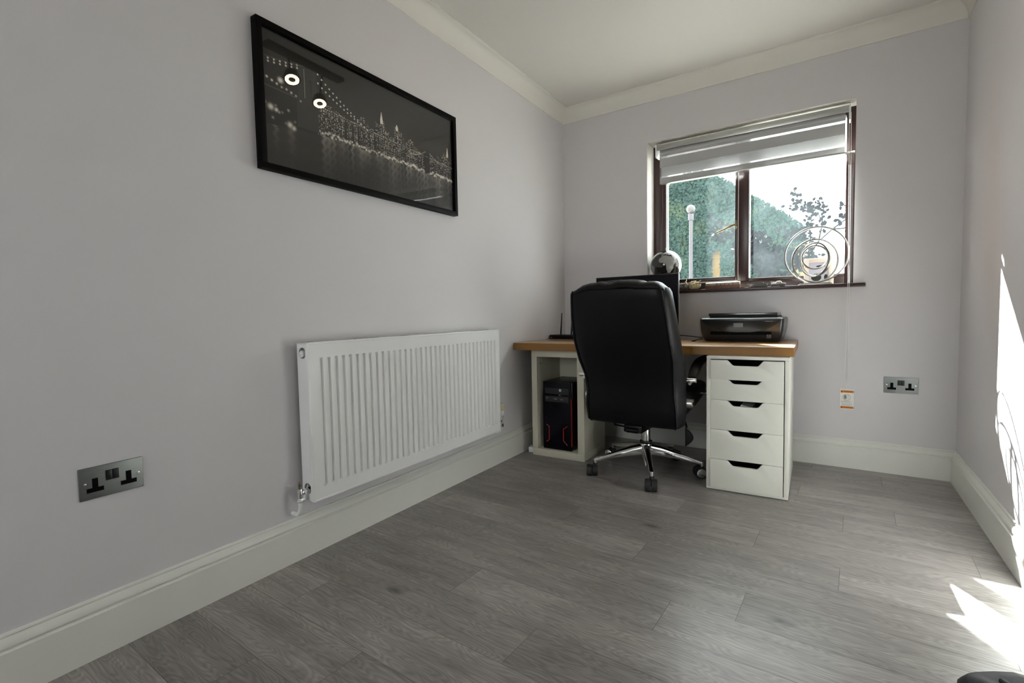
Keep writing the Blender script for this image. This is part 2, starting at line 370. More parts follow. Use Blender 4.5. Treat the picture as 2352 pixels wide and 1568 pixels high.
# ------------------------------------------------------------------ window in the far wall
def build_window():
    y0, y1 = .130, .195
    mb = MB()
    mb.box(WX0, .700, y0, y1, WZ0-.016, WZ1, .003); mb.box(1.757, WX1, y0, y1, WZ0-.016, WZ1, .003)
    mb.box(.700, 1.757, y0, y1, WZ0-.016, 1.079, .003); mb.box(.700, 1.757, y0, y1, 1.985, WZ1, .003)
    mb.box(1.191, 1.252, y0, y1, 1.079, 1.985, .003); mb.box(1.252, 1.757, y0+.004, y1, 1.079, 1.0935, .002)
    w = tag(mb.build('window_1', M['mahog']), kind='structure')
    mb = MB(); a, b = .702, 1.1885
    mb.box(a, .731, y0-.006, y1-.01, 1.086, 1.980, .003); mb.box(1.1715, b, y0-.006, y1-.01, 1.086, 1.980, .003)
    mb.box(.731, 1.1715, y0-.006, y1-.01, 1.086, 1.111, .003); mb.box(.731, 1.1715, y0-.006, y1-.01, 1.955, 1.980, .003)
    mb.build('window_sash', M['mahog'], w)
    mb = MB(); s = .003
    mb.box(.731, .731+s, y0+.012, y0+.02, 1.111, 1.955); mb.box(1.1715-s, 1.1715, y0+.012, y0+.02, 1.111, 1.955); mb.box(.731, 1.1715, y0+.012, y0+.02, 1.111, 1.111+s)
    mb.box(b, 1.1915, y0-.001, y0+.006, 1.080, 1.985); mb.box(.70, 1.1915, y0-.001, y0+.006, 1.079, 1.0865)
    mb.box(1.252, 1.252+s, y0+.012, y0+.02, 1.0935, 1.985); mb.box(1.252, 1.757, y0+.012, y0+.02, 1.0935, 1.0935+s)
    mb.build('window_seal', M['white'], w)
    MB().box(.729, 1.1735, .158, .162, 1.109, 1.957).build('window_pane', M['glass'], w, smooth=0)
    MB().box(1.250, 1.759, .158, .162, 1.090, 1.987).build('window_pane', M['glass'], w, smooth=0)
    mb = MB(); mb.box(.58, 1.857, -.052, 0.02, 1.0105, 1.030, .004); mb.box(WX0, WX1, .0, .131, 1.0105, 1.030, .001)
    mb.build('window_sill', M['mahog'], w)
    # espagnolette handle
    mb = MB(); hx, hz = 1.180, 1.435
    mb.box(hx-.007, hx+.007, y0-.014, y0-.006, hz-.03, hz+.03, .003)
    mb.cyl((hx, y0-.010, hz), (hx, y0-.040, hz), .0065)
    mb.tube([(hx, y0-.038, hz), (hx-.02, y0-.04, hz-.004), (hx-.06, y0-.043, hz-.022), (hx-.112, y0-.044, hz-.042)], [.006, .007, .0065, .0055])
    mb.build('window_handle', M['brass'], w)
build_window()

# ------------------------------------------------------------------ zebra roller blind
def build_blind():
    r = empty('roller_blind', 'grey striped day and night roller blind pulled part way down the far window', 'blind', (1.22, .06, 1.755))
    X0, X1 = .715-1.22, 1.752-1.22
    def bx(mb, x0, x1, y0, y1, z0, z1, bev=0): return mb.box(x0, x1, y0-.06, y1-.06, z0-1.755, z1-1.755, bev)
    mb = MB(); bx(mb, .695-1.22, 1.772-1.22, .028, .092, 1.992, 2.008, .004); bx(mb, .695-1.22, 1.772-1.22, .024, .031, 1.968, 2.004, .003); mb.build('head_rail', M['alu'], r)
    mb = MB(); mb.cyl((X0, 0, .203), (X1, 0, .203), .021, n=28); mb.build('roller_tube', M['fabric'], r)
    mb = MB()
    for s in (.690-1.22, 1.768-1.22): bx(MB_ := MB(), s, s+.008, .020, .095, 1.925, 2.010, .004).build('bracket', M['white'], r)
    front, back, sheer1, sheer2 = MB(), MB(), MB(), MB()
    for z0, z1 in ((1.857, 1.9175), (1.759, 1.7895)): bx(front, X0, X1, .042, .0425, z0, z1)
    for z0, z1 in ((1.806, 1.872),): bx(front, X0, X1, .0735, .074, z0, z1)
    bx(front, X0, X1, .042, .0425, 1.930, 1.965)
    for z0, z1 in ((1.7895, 1.857), (1.9175, 1.930)): bx(sheer1, X0, X1, .042, .0425, z0, z1)
    for z0, z1 in ((1.759, 1.806), (1.872, 1.955)): bx(sheer1, X0, X1, .0735, .074, z0, z1)
    front.build('opaque_stripes', M['fabric'], r, smooth=0); sheer1.build('sheer_stripes', M['sheer'], r, smooth=0)
    mb = MB(); bx(mb, X0, 1.797-1.22, .040, .076, 1.750, 1.759, .002); mb.build('bottom_rail', M['alu'], r)
    # bead chain loop
    mb = MB(); pts = [(1.768, .018, 1.96), (1.774, -.012, 1.6), (1.779, -.058, 1.05), (1.777, -.058, .95), (1.773, -.03, .60), (1.772, -.012, .51), (1.776, -.008, .488), (1.780, -.007, .482), (1.784, -.008, .49), (1.788, -.012, .53), (1.787, -.03, .62), (1.785, -.058, .95), (1.785, -.058, 1.05), (1.782, -.012, 1.6), (1.778, .018, 1.96)]
    pts = [Vector(p)-Vector((1.22, .06, 1.755)) for p in pts]
    mb.tube(pts, .0008, n=6)
    L = [(pts[i+1]-pts[i]).length for i in range(len(pts)-1)]; tot = sum(L); step = .0062; d = 0; i = 0; acc = 0
    while d < tot:
        while d > acc+L[i] and i < len(L)-1: acc += L[i]; i += 1
        mb.sphere(pts[i].lerp(pts[i+1], (d-acc)/L[i]), .0021, 6, 5); d += step
    mb.build('pull_chain', M['white'], r, smooth=60)
build_blind()

# ------------------------------------------------------------------ warning tag on the wall
def text_mesh(txt, size, mat_, parent, name, loc, rot, bold=0.0):
    cu = bpy.data.curves.new(name, 'FONT'); cu.body = txt; cu.size = size; cu.align_x = 'CENTER'; cu.align_y = 'CENTER'; cu.extrude = .0002; cu.offset = bold
    t = bpy.data.objects.new(name, cu); COL.objects.link(t); bpy.context.view_layer.update()
    me = bpy.data.meshes.new_from_object(t.evaluated_get(bpy.context.evaluated_depsgraph_get()))
    bpy.data.objects.remove(t); me.materials.clear(); me.materials.append(mat_)
    o = bpy.data.objects.new(name, me); COL.objects.link(o); o.parent = parent; o.location = loc; o.rotation_euler = rot
    return o
def build_tag():
    w, h = .066, .113
    r = empty('warning_tag', 'small white card with orange WARNING bars hung under the blind chain', 'label', (1.782, -.002, .3295))
    MB().box(-w/2, w/2, -.0025, -.0005, 0, h, .0006).build('card', M['paper'], r)
    for za, zb in ((h-.021, h-.0075), (.0035, .0165)): MB().box(-.029, .030, -.0032, -.0024, za, zb).build('orange_bar', M['orange'], r, smooth=0)
    for z in (h-.0142, .0100):
        text_mesh('WARNING', .0105, M['ink'], r, 'lettering', (.0095, -.0033, z), (math.pi/2, 0, 0), .0002)
        MB().prism([(-.027, z-.0045), (-.018, z-.0045), (-.0225, z+.0045)], -.0036, -.0031).build('warning_triangle', M['ink'], r, smooth=0)
    mb = MB(); mb.ring((0, -.003, .0665), .0175, .0012, .0008, n=40); mb.tube([(-.0125, -.003, .054), (.0125, -.003, .079)], .0006, 6)
    mb.box(-.012, -.0015, -.0029, -.0026, .058, .078); mb.tube([(-.006, -.003, .052), (0, -.003, .060), (.008, -.003, .058), (.010, -.003, .068)], .0005, 6)
    mb.build('pictogram', M['greyink'], r, smooth=0)
    mb = MB(); rn = random.Random(2)
    for k, z in enumerate((.0455, .0425, .0395, .0365, .030, .027, .024, .021)):
        x = -.027+(.003 if k > 3 else 0); xe = rn.uniform(.012, .027)
        while x < xe:
            d = rn.uniform(.002, .006); mb.box(x, min(x+d, xe), -.0028, -.0024, z-.0004, z+.0005); x += d+.0011
    mb.build('small_print', M['greyink'], r, smooth=0)
    mb = MB(); mb.tube([(-.001, -.003, h-.004), (-.001, -.004, h+.02), (-.002, -.006, h+.038)], .0006, 6); mb.build('string', M['white'], r)
build_tag()

# ------------------------------------------------------------------ double sockets
def build_socket(label, loc, rz):
    # local: plate in xz, facing -y, width along +x
    r = empty('wall_socket', label, 'socket', loc, rz, 'brushed steel double sockets')
    MB().box(0, .146, -.0045, 0, -.086, 0, .0018, seg=3).build('face_plate', M['steel'], r)
    for x in (.0155, .0915):
        mb = MB(); mb.box(x, x+.0375, -.0052, -.004, -.0675, -.0560); mb.box(x+.0125, x+.0255, -.0052, -.004, -.056, -.031)
        mb.build('socket_outlet', M['hole'], r, smooth=0)
    mb = MB(); mb.box(.0585, .0728, -.0068, -.004, -.044, -.0165, .001); mb.box(.0732, .0880, -.0068, -.004, -.044, -.0165, .001)
    mb.build('rocker_switches', M['black'], r)
    for x in (.0125, .1335):
        mb = MB(); mb.cyl((x, -.004, -.043), (x, -.0058, -.043), .0034, n=14, bev=.0006); mb.box(x-.003, x+.003, -.0060, -.0057, -.0433, -.0427, mi=1)
        mb.build('screw', [M['chrome'], M['hole']], r)
build_socket('brushed steel double socket on the window wall beside the warning tag', (1.9465, -.0002, .5223), 0)
build_socket('brushed steel double socket low on the left wall before the radiator', (AL*-2.9356, -2.9356, .5118), math.pi/2+TL)

# ------------------------------------------------------------------ framed night skyline print
def print_colours(nx, nz):
    # picture of a generic city skyline and bridge at night, as the printed sheet itself
    rs = np.random.RandomState(5)
    S, T = np.meshgrid((np.arange(nx)+.5)/nx, (np.arange(nz)+.5)/nz); A = np.zeros_like(S)
    px = 1.0/nx
    sky = .006+.018*np.exp(-np.abs(T-.6)*6)*(.35+S)
    A += sky
    shore = .30+.055*np.clip(S/.25, 0, 1)-.035*np.clip((S-.3)/.7, 0, 1)
    water = T < shore
    A[water] = (.012+.010*np.sin(T*260+4*np.sin(S*9))[water]**2*.5)
    deck = np.interp(S, [0, .17, .52, 1], [.600, .585, .530, .475])
    def lit(s, t, r, v):
        d2 = ((S-s)*2.1)**2+(T-t)**2; A[:] = np.maximum(A, v*np.exp(-d2/(r*r)))
    # skyline blocks
    hts = [(.225, .60), (.25, .64), (.275, .62), (.30, .60), (.325, .58), (.36, .55), (.39, .57), (.425, .64), (.45, .60), (.475, .57), (.51, .66), (.535, .68), (.56, .60), (.59, .57), (.615, .67), (.635, .64), (.655, .60), (.685, .58), (.705, .62), (.73, .56), (.76, .53), (.785, .50), (.84, .54), (.865, .52), (.89, .56), (.92, .58), (.95, .62), (.975, .57)]
    for s, t in hts:
        w = rs.uniform(.010, .019); base = rs.uniform(.008, .02)
        m = (np.abs(S-s) < w) & (T < t) & (T > shore); A[m] = base
        gx, gz = .0042, .0095
        on = (rs.rand(400, 200) < rs.uniform(.30, .62)).astype(float)*rs.uniform(.25, 1.0, (400, 200))
        ix = np.clip((S/gx).astype(int), 0, 399); iz = np.clip((T/gz).astype(int), 0, 199)
        inside = ((S/gx) % 1 < .62) & ((T/gz) % 1 < .5)
        A[m & inside] = np.maximum(A[m & inside], .55*on[ix, iz][m & inside])
    for s_, t_, hh in ((.532, .68, .075), (.965, .61, .075), (.621, .67, .03)):
        m = (np.abs(S-s_) < .006*np.clip(1-(T-t_)/hh, 0, 1)+.0012) & (T > t_-.03) & (T < t_+hh); A[m] = .45
    # shoreline glow
    for s in np.arange(.21, 1, .006):
        t = float(np.interp(s, [0, .25, .3, 1], [.30, .355, .355, .32]))
        lit(s, t+rs.uniform(.004, .035), rs.uniform(.006, .012), rs.uniform(.15, .8))
    for s in np.arange(.0, .13, .012): lit(s, .40+rs.uniform(-.06, .06), .010, rs.uniform(.05, .3))
    lit(.03, .435, .02, .5); lit(.05, .425, .014, .5); lit(.10, .345, .02, .45); lit(.115, .33, .016, .4)
    # water reflections
    R = np.zeros_like(S)
    for s in list(np.arange(.24, 1, .022))+[.045, .105]:
        w = rs.uniform(.006, .014); d = rs.uniform(.10, .26); st = rs.uniform(.05, .26)*(1.0 if s > .2 else .6)
        R += st*np.exp(-((S-s-.004*np.sin(T*90+s*40))/w)**2)*np.exp(-np.clip(shore-T, 0, 1)/d*1.6)*(.6+.4*np.sin(T*420+S*30))
    A[water] += R[water]
    # bridge
    near = np.abs(T-deck) < .008; A[near] = .012
    m = (T < deck-.008) & (T > deck-.016); A[m] = np.maximum(A[m], .05)
    for s in np.arange(.2, 1, .0085): lit(s, float(np.interp(s, [0, .17, .52, 1], [.600, .585, .530, .475]))+.004, .0045, rs.uniform(.2, .75))
    for s0, s1, t0, t1 in ((.135, .158, .36, .83), (.166, .186, .36, .83), (.194, .215, .36, .83), (.135, .215, .76, .85), (.130, .220, .36, .60)):
        m = (S > s0) & (S < s1) & (T > t0) & (T < t1); A[m] = .014+.012*rs.rand(m.sum())
    m = (S > .162) & (S < .166) & (T > .60) & (T < .83); A[m] = .10
    for s0, s1, t1 in ((.795, .803, .545), (.822, .830, .545), (.795, .830, .50)):
        m = (S > s0) & (S < s1) & (T > .335) & (T < t1); A[m] = .012
    for off in (0, .045):
        for s in np.arange(.222, .455, .0165):
            u = (s-.222)/.235; lit(s, .835-off*(1-u)*1.6-.30*u**.86, .0055, .75)
        for s in np.arange(.005, .14, .022):
            lit(s, .785+.05*(s/.14)**1.5-off*.5, .006, .65)
    cab = .80+.05*(S/.17)**1.6
    m = (np.abs(T-cab) < .0022) & (S < .17); A[m] = .05
    for k in range(8): lit(.02+k*.018, .655-.012*k+rs.uniform(-.01, .01), .008, rs.uniform(.2, .6))
    lit(.07, .66, .018, .6)
    for s in np.arange(.70, .80, .010): lit(s, .475+.07*((s-.70)/.10)**2, .0045, .6)
    for s in np.arange(.835, .93, .010): lit(s, .545-.09*((s-.835)/.1)**.7, .0045, .5)
    A = np.clip(A*1.9+.004*rs.rand(*A.shape), 0, .9)
    return A
def build_picture():
    y0, y1, z0, z1, D = -2.4004, -1.3268, 1.4136, 1.9176, .031
    r = empty('framed_picture', 'black framed night city skyline print on the left wall above the radiator', 'picture', (AL*y0, y0, z0), TL)
    Wd = (y1-y0)/math.cos(TL); Hh = z1-z0; f = .021
    mb = MB()
    for a0, a1, b0, b1 in ((0, Wd, 0, f), (0, Wd, Hh-f, Hh)): mb.box(0, D, a0, a1, b0, b1, .0015)
    for a0, a1 in ((0, f), (Wd-f, Wd)): mb.box(0, D, a0, a1, f, Hh-f, .0015)
    mb.build('picture_frame', M['frameblack'], r)
    MB().box(.004, .012, f-.002, Wd-f+.002, f-.002, Hh-f+.002).build('backing_board', M['matblack'], r, smooth=0)
    nx, nz = 560, 262; A = print_colours(nx, nz)
    ys = np.linspace(f, Wd-f, nx+1); zs = np.linspace(f, Hh-f, nz+1)
    Y, Z = np.meshgrid(ys, zs); X = np.full_like(Y, .0135)
    me = bpy.data.meshes.new('print'); co = np.stack([X, Y, Z], -1).reshape(-1, 3)
    i = np.arange((nx+1)*(nz+1)).reshape(nz+1, nx+1)
    F = np.stack([i[:-1, :-1], i[:-1, 1:], i[1:, 1:], i[1:, :-1]], -1).reshape(-1, 4)
    me.vertices.add(len(co)); me.vertices.foreach_set('co', co.ravel().astype(np.float32))
    me.loops.add(F.size); me.loops.foreach_set('vertex_index', F.ravel().astype(np.int32))
    me.polygons.add(len(F)); me.polygons.foreach_set('loop_start', np.arange(0, F.size, 4, dtype=np.int32))
    me.update(calc_edges=True)
    at = me.attributes.new('ink', 'FLOAT_COLOR', 'FACE'); a = A.reshape(-1)
    c = np.stack([a*1.0, a*.93, a*.82, np.ones_like(a)], -1).astype(np.float32); at.data.foreach_set('color', c.ravel())
    m = mat('night_print', (.1, .1, .1), .5, spec=.2); nt = m.node_tree; an = nt.nodes.new('ShaderNodeAttribute'); an.attribute_name = 'ink'
    nt.links.new(an.outputs['Color'], nt.nodes['Principled BSDF'].inputs['Base Color']); me.materials.append(m)
    o = bpy.data.objects.new('print', me); COL.objects.link(o); o.parent = r
    MB().box(.0185, .0205, f-.001, Wd-f+.001, f-.001, Hh-f+.001).build('glazing', M['picglass'], r, smooth=0)
M['picglass'] = glass_mat('picture_glass', 0.0, (0.97, 0.97, 0.97), 1.42)
build_picture()

# ------------------------------------------------------------------ radiator
def build_radiator():
    y0, y1, z0, z1, D = -2.2904, -1.0409, .2222, .8059, .080
    r = empty('radiator', 'white ribbed panel radiator on the left wall under the picture', 'radiator', (AL*y0, y0, z0), TL)
    Wd = (y1-y0)/math.cos(TL); Hh = z1-z0
    # ribbed front panel as a height field
    n = 35; mgl, mgr = .036, .028; pitch = (Wd-mgl-mgr)/n; ys = [0, .004, .012]; dep = [.0, .0, 0.0]; g = []
    for k in range(n):
        a = mgl+pitch*k+pitch*.25
        g += [(a, 0), (a+.004, 1), (a+pitch*.54-.004, 1), (a+pitch*.54, 0)]
    g = [(0.0, 0), (.012, 0)]+g+[(Wd-.012, 0), (Wd, 0)]
    rows = [(0, 0), (.006, 0), (.046, 0), (.052, 1), (Hh-.062, 1), (Hh-.055, 0), (Hh-.012, 0), (Hh, 0)]
    bm = bmesh.new(); V = []
    for z, on in rows: V.append([bm.verts.new((D-.0085*gd*on, y, z)) for y, gd in g])
    for i in range(len(rows)-1):
        for j in range(len(g)-1): bm.faces.new((V[i][j], V[i][j+1], V[i+1][j+1], V[i+1][j]))
    bmesh.ops.recalc_face_normals(bm, faces=bm.faces[:])
    if bm.faces[0].normal.x < 0: bmesh.ops.reverse_faces(bm, faces=bm.faces[:])
    ed = [e for e in bm.edges if e.is_boundary]
    ex = bmesh.ops.extrude_edge_only(bm, edges=ed)
    for v in ex['geom']:
        if isinstance(v, bmesh.types.BMVert): v.co.x = D-.012
    bmesh.ops.remove_doubles(bm, verts=bm.verts[:], dist=1e-6)
    mb = MB(); mb.bm = bm; mb.build('front_panel', M['radiator'], r, smooth=0)
    mb = MB(); mb.box(D-.0125, D+.0012, -.004, .007, 0, Hh, .002); mb.box(D-.0125, D+.0012, Wd-.007, Wd+.003, 0, Hh, .002)
    mb.box(D-.0125, D+.0012, 0, Wd, Hh-.005, Hh+.004, .002); mb.box(D-.0125, D+.0012, 0, Wd, -.003, .006, .002)
    mb.build('rim', M['radiator'], r)
    MB().box(.018, .030, .01, Wd-.01, .01, Hh-.01, .002).build('back_panel', M['radiator'], r)
    # side covers with round cut-outs
    for s, y in ((0, 0.0), (1, Wd-.004)):
        b = bmesh.new(); x0, x1 = .016, D-.011
        hs = [(.045, .040), (Hh-.036, .040)] if s == 0 else [(Hh-.038, .036)]
        holes = [((x0+x1)/2+.004, z, rr*.5) for z, rr in hs]
        out = [(x0, 0), (x1, 0), (x1, Hh), (x0, Hh)]
        def ringv(pts, yy): return [b.verts.new((p[0], yy, p[1])) for p in pts]
        edges = []
        for pts in [out]+[[(cx+rr*math.cos(t), cz+rr*math.sin(t)) for t in [2*math.pi*q/24 for q in range(24)]] for cx, cz, rr in holes]:
            vs = ringv(pts, y); edges += [b.edges.new((vs[q], vs[(q+1) % len(vs)])) for q in range(len(vs))]
        bmesh.ops.triangle_fill(b, edges=edges, use_beauty=True)
        ex = bmesh.ops.extrude_face_region(b, geom=b.faces[:])
        for v in ex['geom']:
            if isinstance(v, bmesh.types.BMVert): v.co.y += .003
        bmesh.ops.recalc_face_normals(b, faces=b.faces[:])
        m2 = MB(); m2._add(b); m2.build('side_cover', M['radiator'], r, smooth=0)
    mb = MB(); mb.cyl((.045, .02, Hh-.040), (.045, .05, Hh-.040), .0135, mi=0)
    mb.build('header_tube', M['radiator'], r)
    mb = MB(); mb.cyl((.045, .010, Hh-.040), (.045, -.004, Hh-.040), .0125, n=20, bev=.002); mb.cyl((.040, -.004, Hh-.042), (.040, -.006, Hh-.042), .002)
    mb.build('bleed_plug', M['white'], r)
    # top grille with thin slots
    mb = MB(); mb.box(.016, D-.011, 0, Wd, Hh-.004, Hh, .0012); mb.build('top_grille', M['radiator'], r)
    mb = MB()
    for a, b_ in ((.006, .03), (.22, .235), (.245, .35), (.48, .53), (.63, .80), (1.0, 1.16)): MB().box(D-.0118, D-.0104, a, b_, Hh+.0038, Hh+.0048).build('grille_slot', M['hole'], r, smooth=0)
    # lockshield valve, near end
    mb = MB(); vx, vy, vz = .050, -.036, .040
    mb.cyl((vx, .008, vz), (vx, -.008, vz), .012, n=6, bev=.001); mb.cyl((vx, -.006, vz), (vx, vy, vz), .0075)
    mb.cyl((vx, -.014, vz), (vx, -.022, vz), .0115, n=6); mb.cyl((vx, vy, vz-.022), (vx, vy, vz+.016), .010, bev=.001); mb.cyl((vx, vy, vz-.034), (vx, vy, vz-.020), .0125, n=6, bev=.001)
    mb.build('lockshield_valve', M['chrome'], r)
    mb = MB(); mb.cyl((vx, vy, vz+.016), (vx, vy, vz+.030), .0045); mb.box(vx-.003, vx+.003, vy-.0015, vy+.0015, vz+.03, vz+.040, .0005); mb.build('valve_spindle', M['brass'], r)
    mb = MB(); mb.tube([(vx, vy, vz-.032), (vx, vy, vz-.050), (vx-.004, vy, vz-.068), (vx-.018, vy, vz-.082), (.010, vy, vz-.084), (-.006, vy, vz-.084)], .0075); mb.build('supply_pipe', M['white'], r)
    # thermostatic valve, far end
    mb = MB(); vx, vy, vz = .052, Wd+.052, .045
    mb.cyl((vx, Wd-.006, vz), (vx, vy, vz), .0075); mb.cyl((vx, vy, vz-.020), (vx, vy, vz+.030), .0095); mb.cyl((vx, vy, vz+.026), (vx, vy, vz+.034), .014, n=24, bev=.001); mb.cyl((vx, vy, vz-.034), (vx, vy, vz-.018), .012, n=6)
    mb.build('valve_body', M['chrome'], r)
    mb = MB(); mb.cyl((vx, vy, vz+.034), (vx, vy, vz+.060), .0175, .0170, n=28, bev=.001); mb.build('valve_collar', M['white'], r)
    mb = MB(); mb.cyl((vx, vy, vz+.060), (vx, vy, vz+.106), .0165, .0145, n=28, bev=.003)
    for k in range(16):
        a = 2*math.pi*k/16; mb.cyl((vx+.0160*math.cos(a), vy+.0160*math.sin(a), vz+.062), (vx+.0145*math.cos(a), vy+.0145*math.sin(a), vz+.100), .0014, n=6)
    mb.build('thermostat_head', M['cream'], r)
    mb = MB(); mb.tube([(vx, vy, vz-.030), (vx, vy, vz-.046), (vx-.004, vy-.006, vz-.058), (vx-.010, vy-.022, vz-.066), (vx-.014, vy-.045, vz-.060), (vx-.030, vy-.058, vz-.058), (-.004, vy-.06, vz-.058)], .0075); mb.build('supply_pipe', M['white'], r)
build_radiator()

# ------------------------------------------------------------------ desk group (frame rotated about the front right foot of the drawers)
DX, DY, DA, DZ, DT = 1.5724, -.738, .0619, .7151, .0441
def dloc(x, y, z=0):
    c, s = math.cos(DA), math.sin(DA); x -= DX; y -= DY
    return (DX+c*x-s*y, DY+s*x+c*y, z)
def build_desk():
    r = empty('desk_top', 'oak effect desk top laid across the open cabinet and the drawer unit', 'desk', dloc(.0543, -.6779, DZ-DT), DA)
    Wd, Dp = 1.5864-.0543, .670
    MB().box(0, Wd, .0012, Dp, 0.0, DT, .0008).build('top_board', M['desk'], r)
    mb = MB(); mb.box(0, Wd, -.0006, .0012, .0004, DT-.0006); mb.box(Wd-.0002, Wd+.0012, .0012, Dp, .0004, DT-.0006)
    mb.build('edge_banding', M['deskedge'], r, smooth=0)
build_desk()

def build_drawers():
    Wd, Dp, Hh = .361, .575, DZ-DT-.0005
    r = empty('drawer_unit', 'tall white five drawer unit under the right end of the desk', 'drawers', dloc(DX-Wd, DY, 0), DA)
    t = .018
    mb = MB()
    for x in (0, Wd-t): mb.box(x, x+t, 0, Dp, .014, Hh-.014, .0012)
    mb.box(0, Wd, 0, Dp, 0.004, .0145, .0012); mb.box(t, Wd-t, Dp-.006, Dp, .014, Hh-.014)
    mb.box(.02, Wd-.02, .02, Dp-.02, 0, .006, mi=0)
    mb.build('carcass', M['laminate'], r)
    MB().box(0, Wd, -.001, Dp, Hh-.0135, Hh, .0012).build('top_panel', M['laminate'], r)
    zs = [(.557, Hh-.018), (.4545, .5565), (.3065, .4535), (.1585, .3055), (.0165, .1575)]
    for k, (z0, z1) in enumerate(zs):
        x0, x1 = t+.0008, Wd-t-.0035
        y0 = -.006 if k in (0, 4) else .001
        fw = x1-x0; a, b, c, d = x0+fw*.225, x0+fw*.335, x0+fw*.645, x0+fw*.745; dz = .0265 if k != 1 else .020
        if k == 1: a, b, c, d = x0+fw*.24, x0+fw*.335, x0+fw*.635, x0+fw*.73
        def sm(p, q, za, zb, n=8): return [(p+(q-p)*i/n, za+(zb-za)*(.5-.5*math.cos(math.pi*i/n))) for i in range(n+1)]
        pts = [(x0, z0), (x1, z0), (x1, z1)]+sm(d, c, z1, z1-dz)+sm(b, a, z1-dz, z1)+[(x0, z1)]
        f = MB().prism(pts, y0, y0+.016, 'y', bev=.0012).build('drawer', M['laminate'], r, smooth=30)
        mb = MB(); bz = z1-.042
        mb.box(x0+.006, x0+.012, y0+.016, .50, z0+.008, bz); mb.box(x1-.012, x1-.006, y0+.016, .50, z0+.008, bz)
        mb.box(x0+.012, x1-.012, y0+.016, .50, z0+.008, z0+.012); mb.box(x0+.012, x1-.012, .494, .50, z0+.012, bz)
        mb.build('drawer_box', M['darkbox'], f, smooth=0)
        if k == 2:
            mb = MB(); mb.prism([(x0+.13, z1-.034), (x0+.19, z1-.038), (x0+.185, z1-.030), (x0+.135, z1-.022)], .03, .16); 
            o = mb.build('letter', M['paper'], None, smooth=0); o.location = r.location; o.rotation_euler = r.rotation_euler
            tag(o, 'folded white paper peeking from the third drawer down', 'paper')
    # dark lining sheets: shade behind the notches put into the colour
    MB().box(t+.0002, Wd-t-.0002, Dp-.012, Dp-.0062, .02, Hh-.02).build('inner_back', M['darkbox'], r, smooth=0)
    mb = MB(); mb.box(t, t+.0004, .020, Dp-.012, .018, Hh-.016); mb.box(Wd-t-.0004, Wd-t, .020, Dp-.012, .018, Hh-.016); mb.build('dark_lining', M['darkbox'], r, smooth=0)
build_drawers()

def build_cabinet():
    x0, x1, y0, y1, Hh = .1375, .4945, -.700, -.372, DZ-DT-.0005
    r = empty('open_cabinet', 'cream open fronted cabinet under the left end of the desk', 'cabinet', (x0, y0+.002, 0), .045)
    Wd, Dp = x1-x0, y1-y0; b = .0445; s = .0375
    mb = MB(); mb.box(0, Wd, 0, Dp, 0, b, .0012); mb.build('bottom_panel', M['laminate2'], r)
    mb = MB(); mb.box(0, Wd, 0, Dp, Hh-b, Hh, .0012); mb.build('top_panel', M['laminate2'], r)
    for a in (0, Wd-s-.006):
        mb = MB(); e = s if a == 0 else s+.006
        mb.box(a, a+e, 0, Dp, b, Hh-b, .0012)
        if a == 0: mb.cyl((a+e, .05, Hh-b-.045), (a+e+.0005, .05, Hh-b-.045), .004, mi=1)
        mb.build('side_panel', [M['laminate2'], M['hole']], r)
    MB().box(s, Wd-s, Dp-.006, Dp, b, Hh-b).build('back_panel', M['laminate2'], r, smooth=0)
    # computer tower standing inside
    t = empty('computer_tower', 'black computer tower with red trim inside the open cabinet', 'computer', (x0+.058, y0+.030, b), .045)
    w, d, h = .205, .280, .425
    MB().box(0, w, .012, d, .006, h, .006).build('case', M['black'], t)
    mb = MB(); mb.prism([(.004, .0), (w-.004, .0), (w-.004, h-.09), (w-.01, h), (.01, h), (.004, h-.09)], .0, .012, bev=.003); mb.build('front_bezel', M['glossblack'], t)
    mb = MB()
    for z in (h-.075, h-.125): mb.box(.02, w-.02, -.0015, .001, z, z+.036, .001)
    mb.build('drive_bays', M['matblack'], t)
    for xs in (((.030, .155), (.048, .143), (.048, .060), (.030, .045)), ((w-.030, .155), (w-.058, .135), (w-.058, .062), (w-.030, .035))):
        mb = MB(); mb.tube([(x, -.002, z) for x, z in xs], .0028, 8); mb.build('red_trim', M['red'], t)
    mb = MB(); mb.box(w-.0035, w-.001, -.002, .012, .03, h-.10); mb.build('red_edge_strip', M['red'], t)
    mb = MB(); mb.box(w-.085, w-.070, -.0022, -.0004, h-.058, h-.042); mb.build('sticker', mat('pale_sticker', (.35, .5, .6), .4), t, smooth=0)
    mb = MB()
    for x, e, z in ((.03, .012, h-.105), (.085, .020, h-.108), (.128, .006, h-.110), (.140, .006, h-.110), (.118, .012, h-.083)): MB().box(x, x+e, -.0021, -.0003, z, z+.005).build('port', M['greyink'], t, smooth=0)
    for x in (.02, w-.04):
        for y in (.03, d-.05): MB().cyl((x+.01, y, 0), (x+.01, y, .008), .009).build('foot', M['matblack'], t)
build_cabinet()

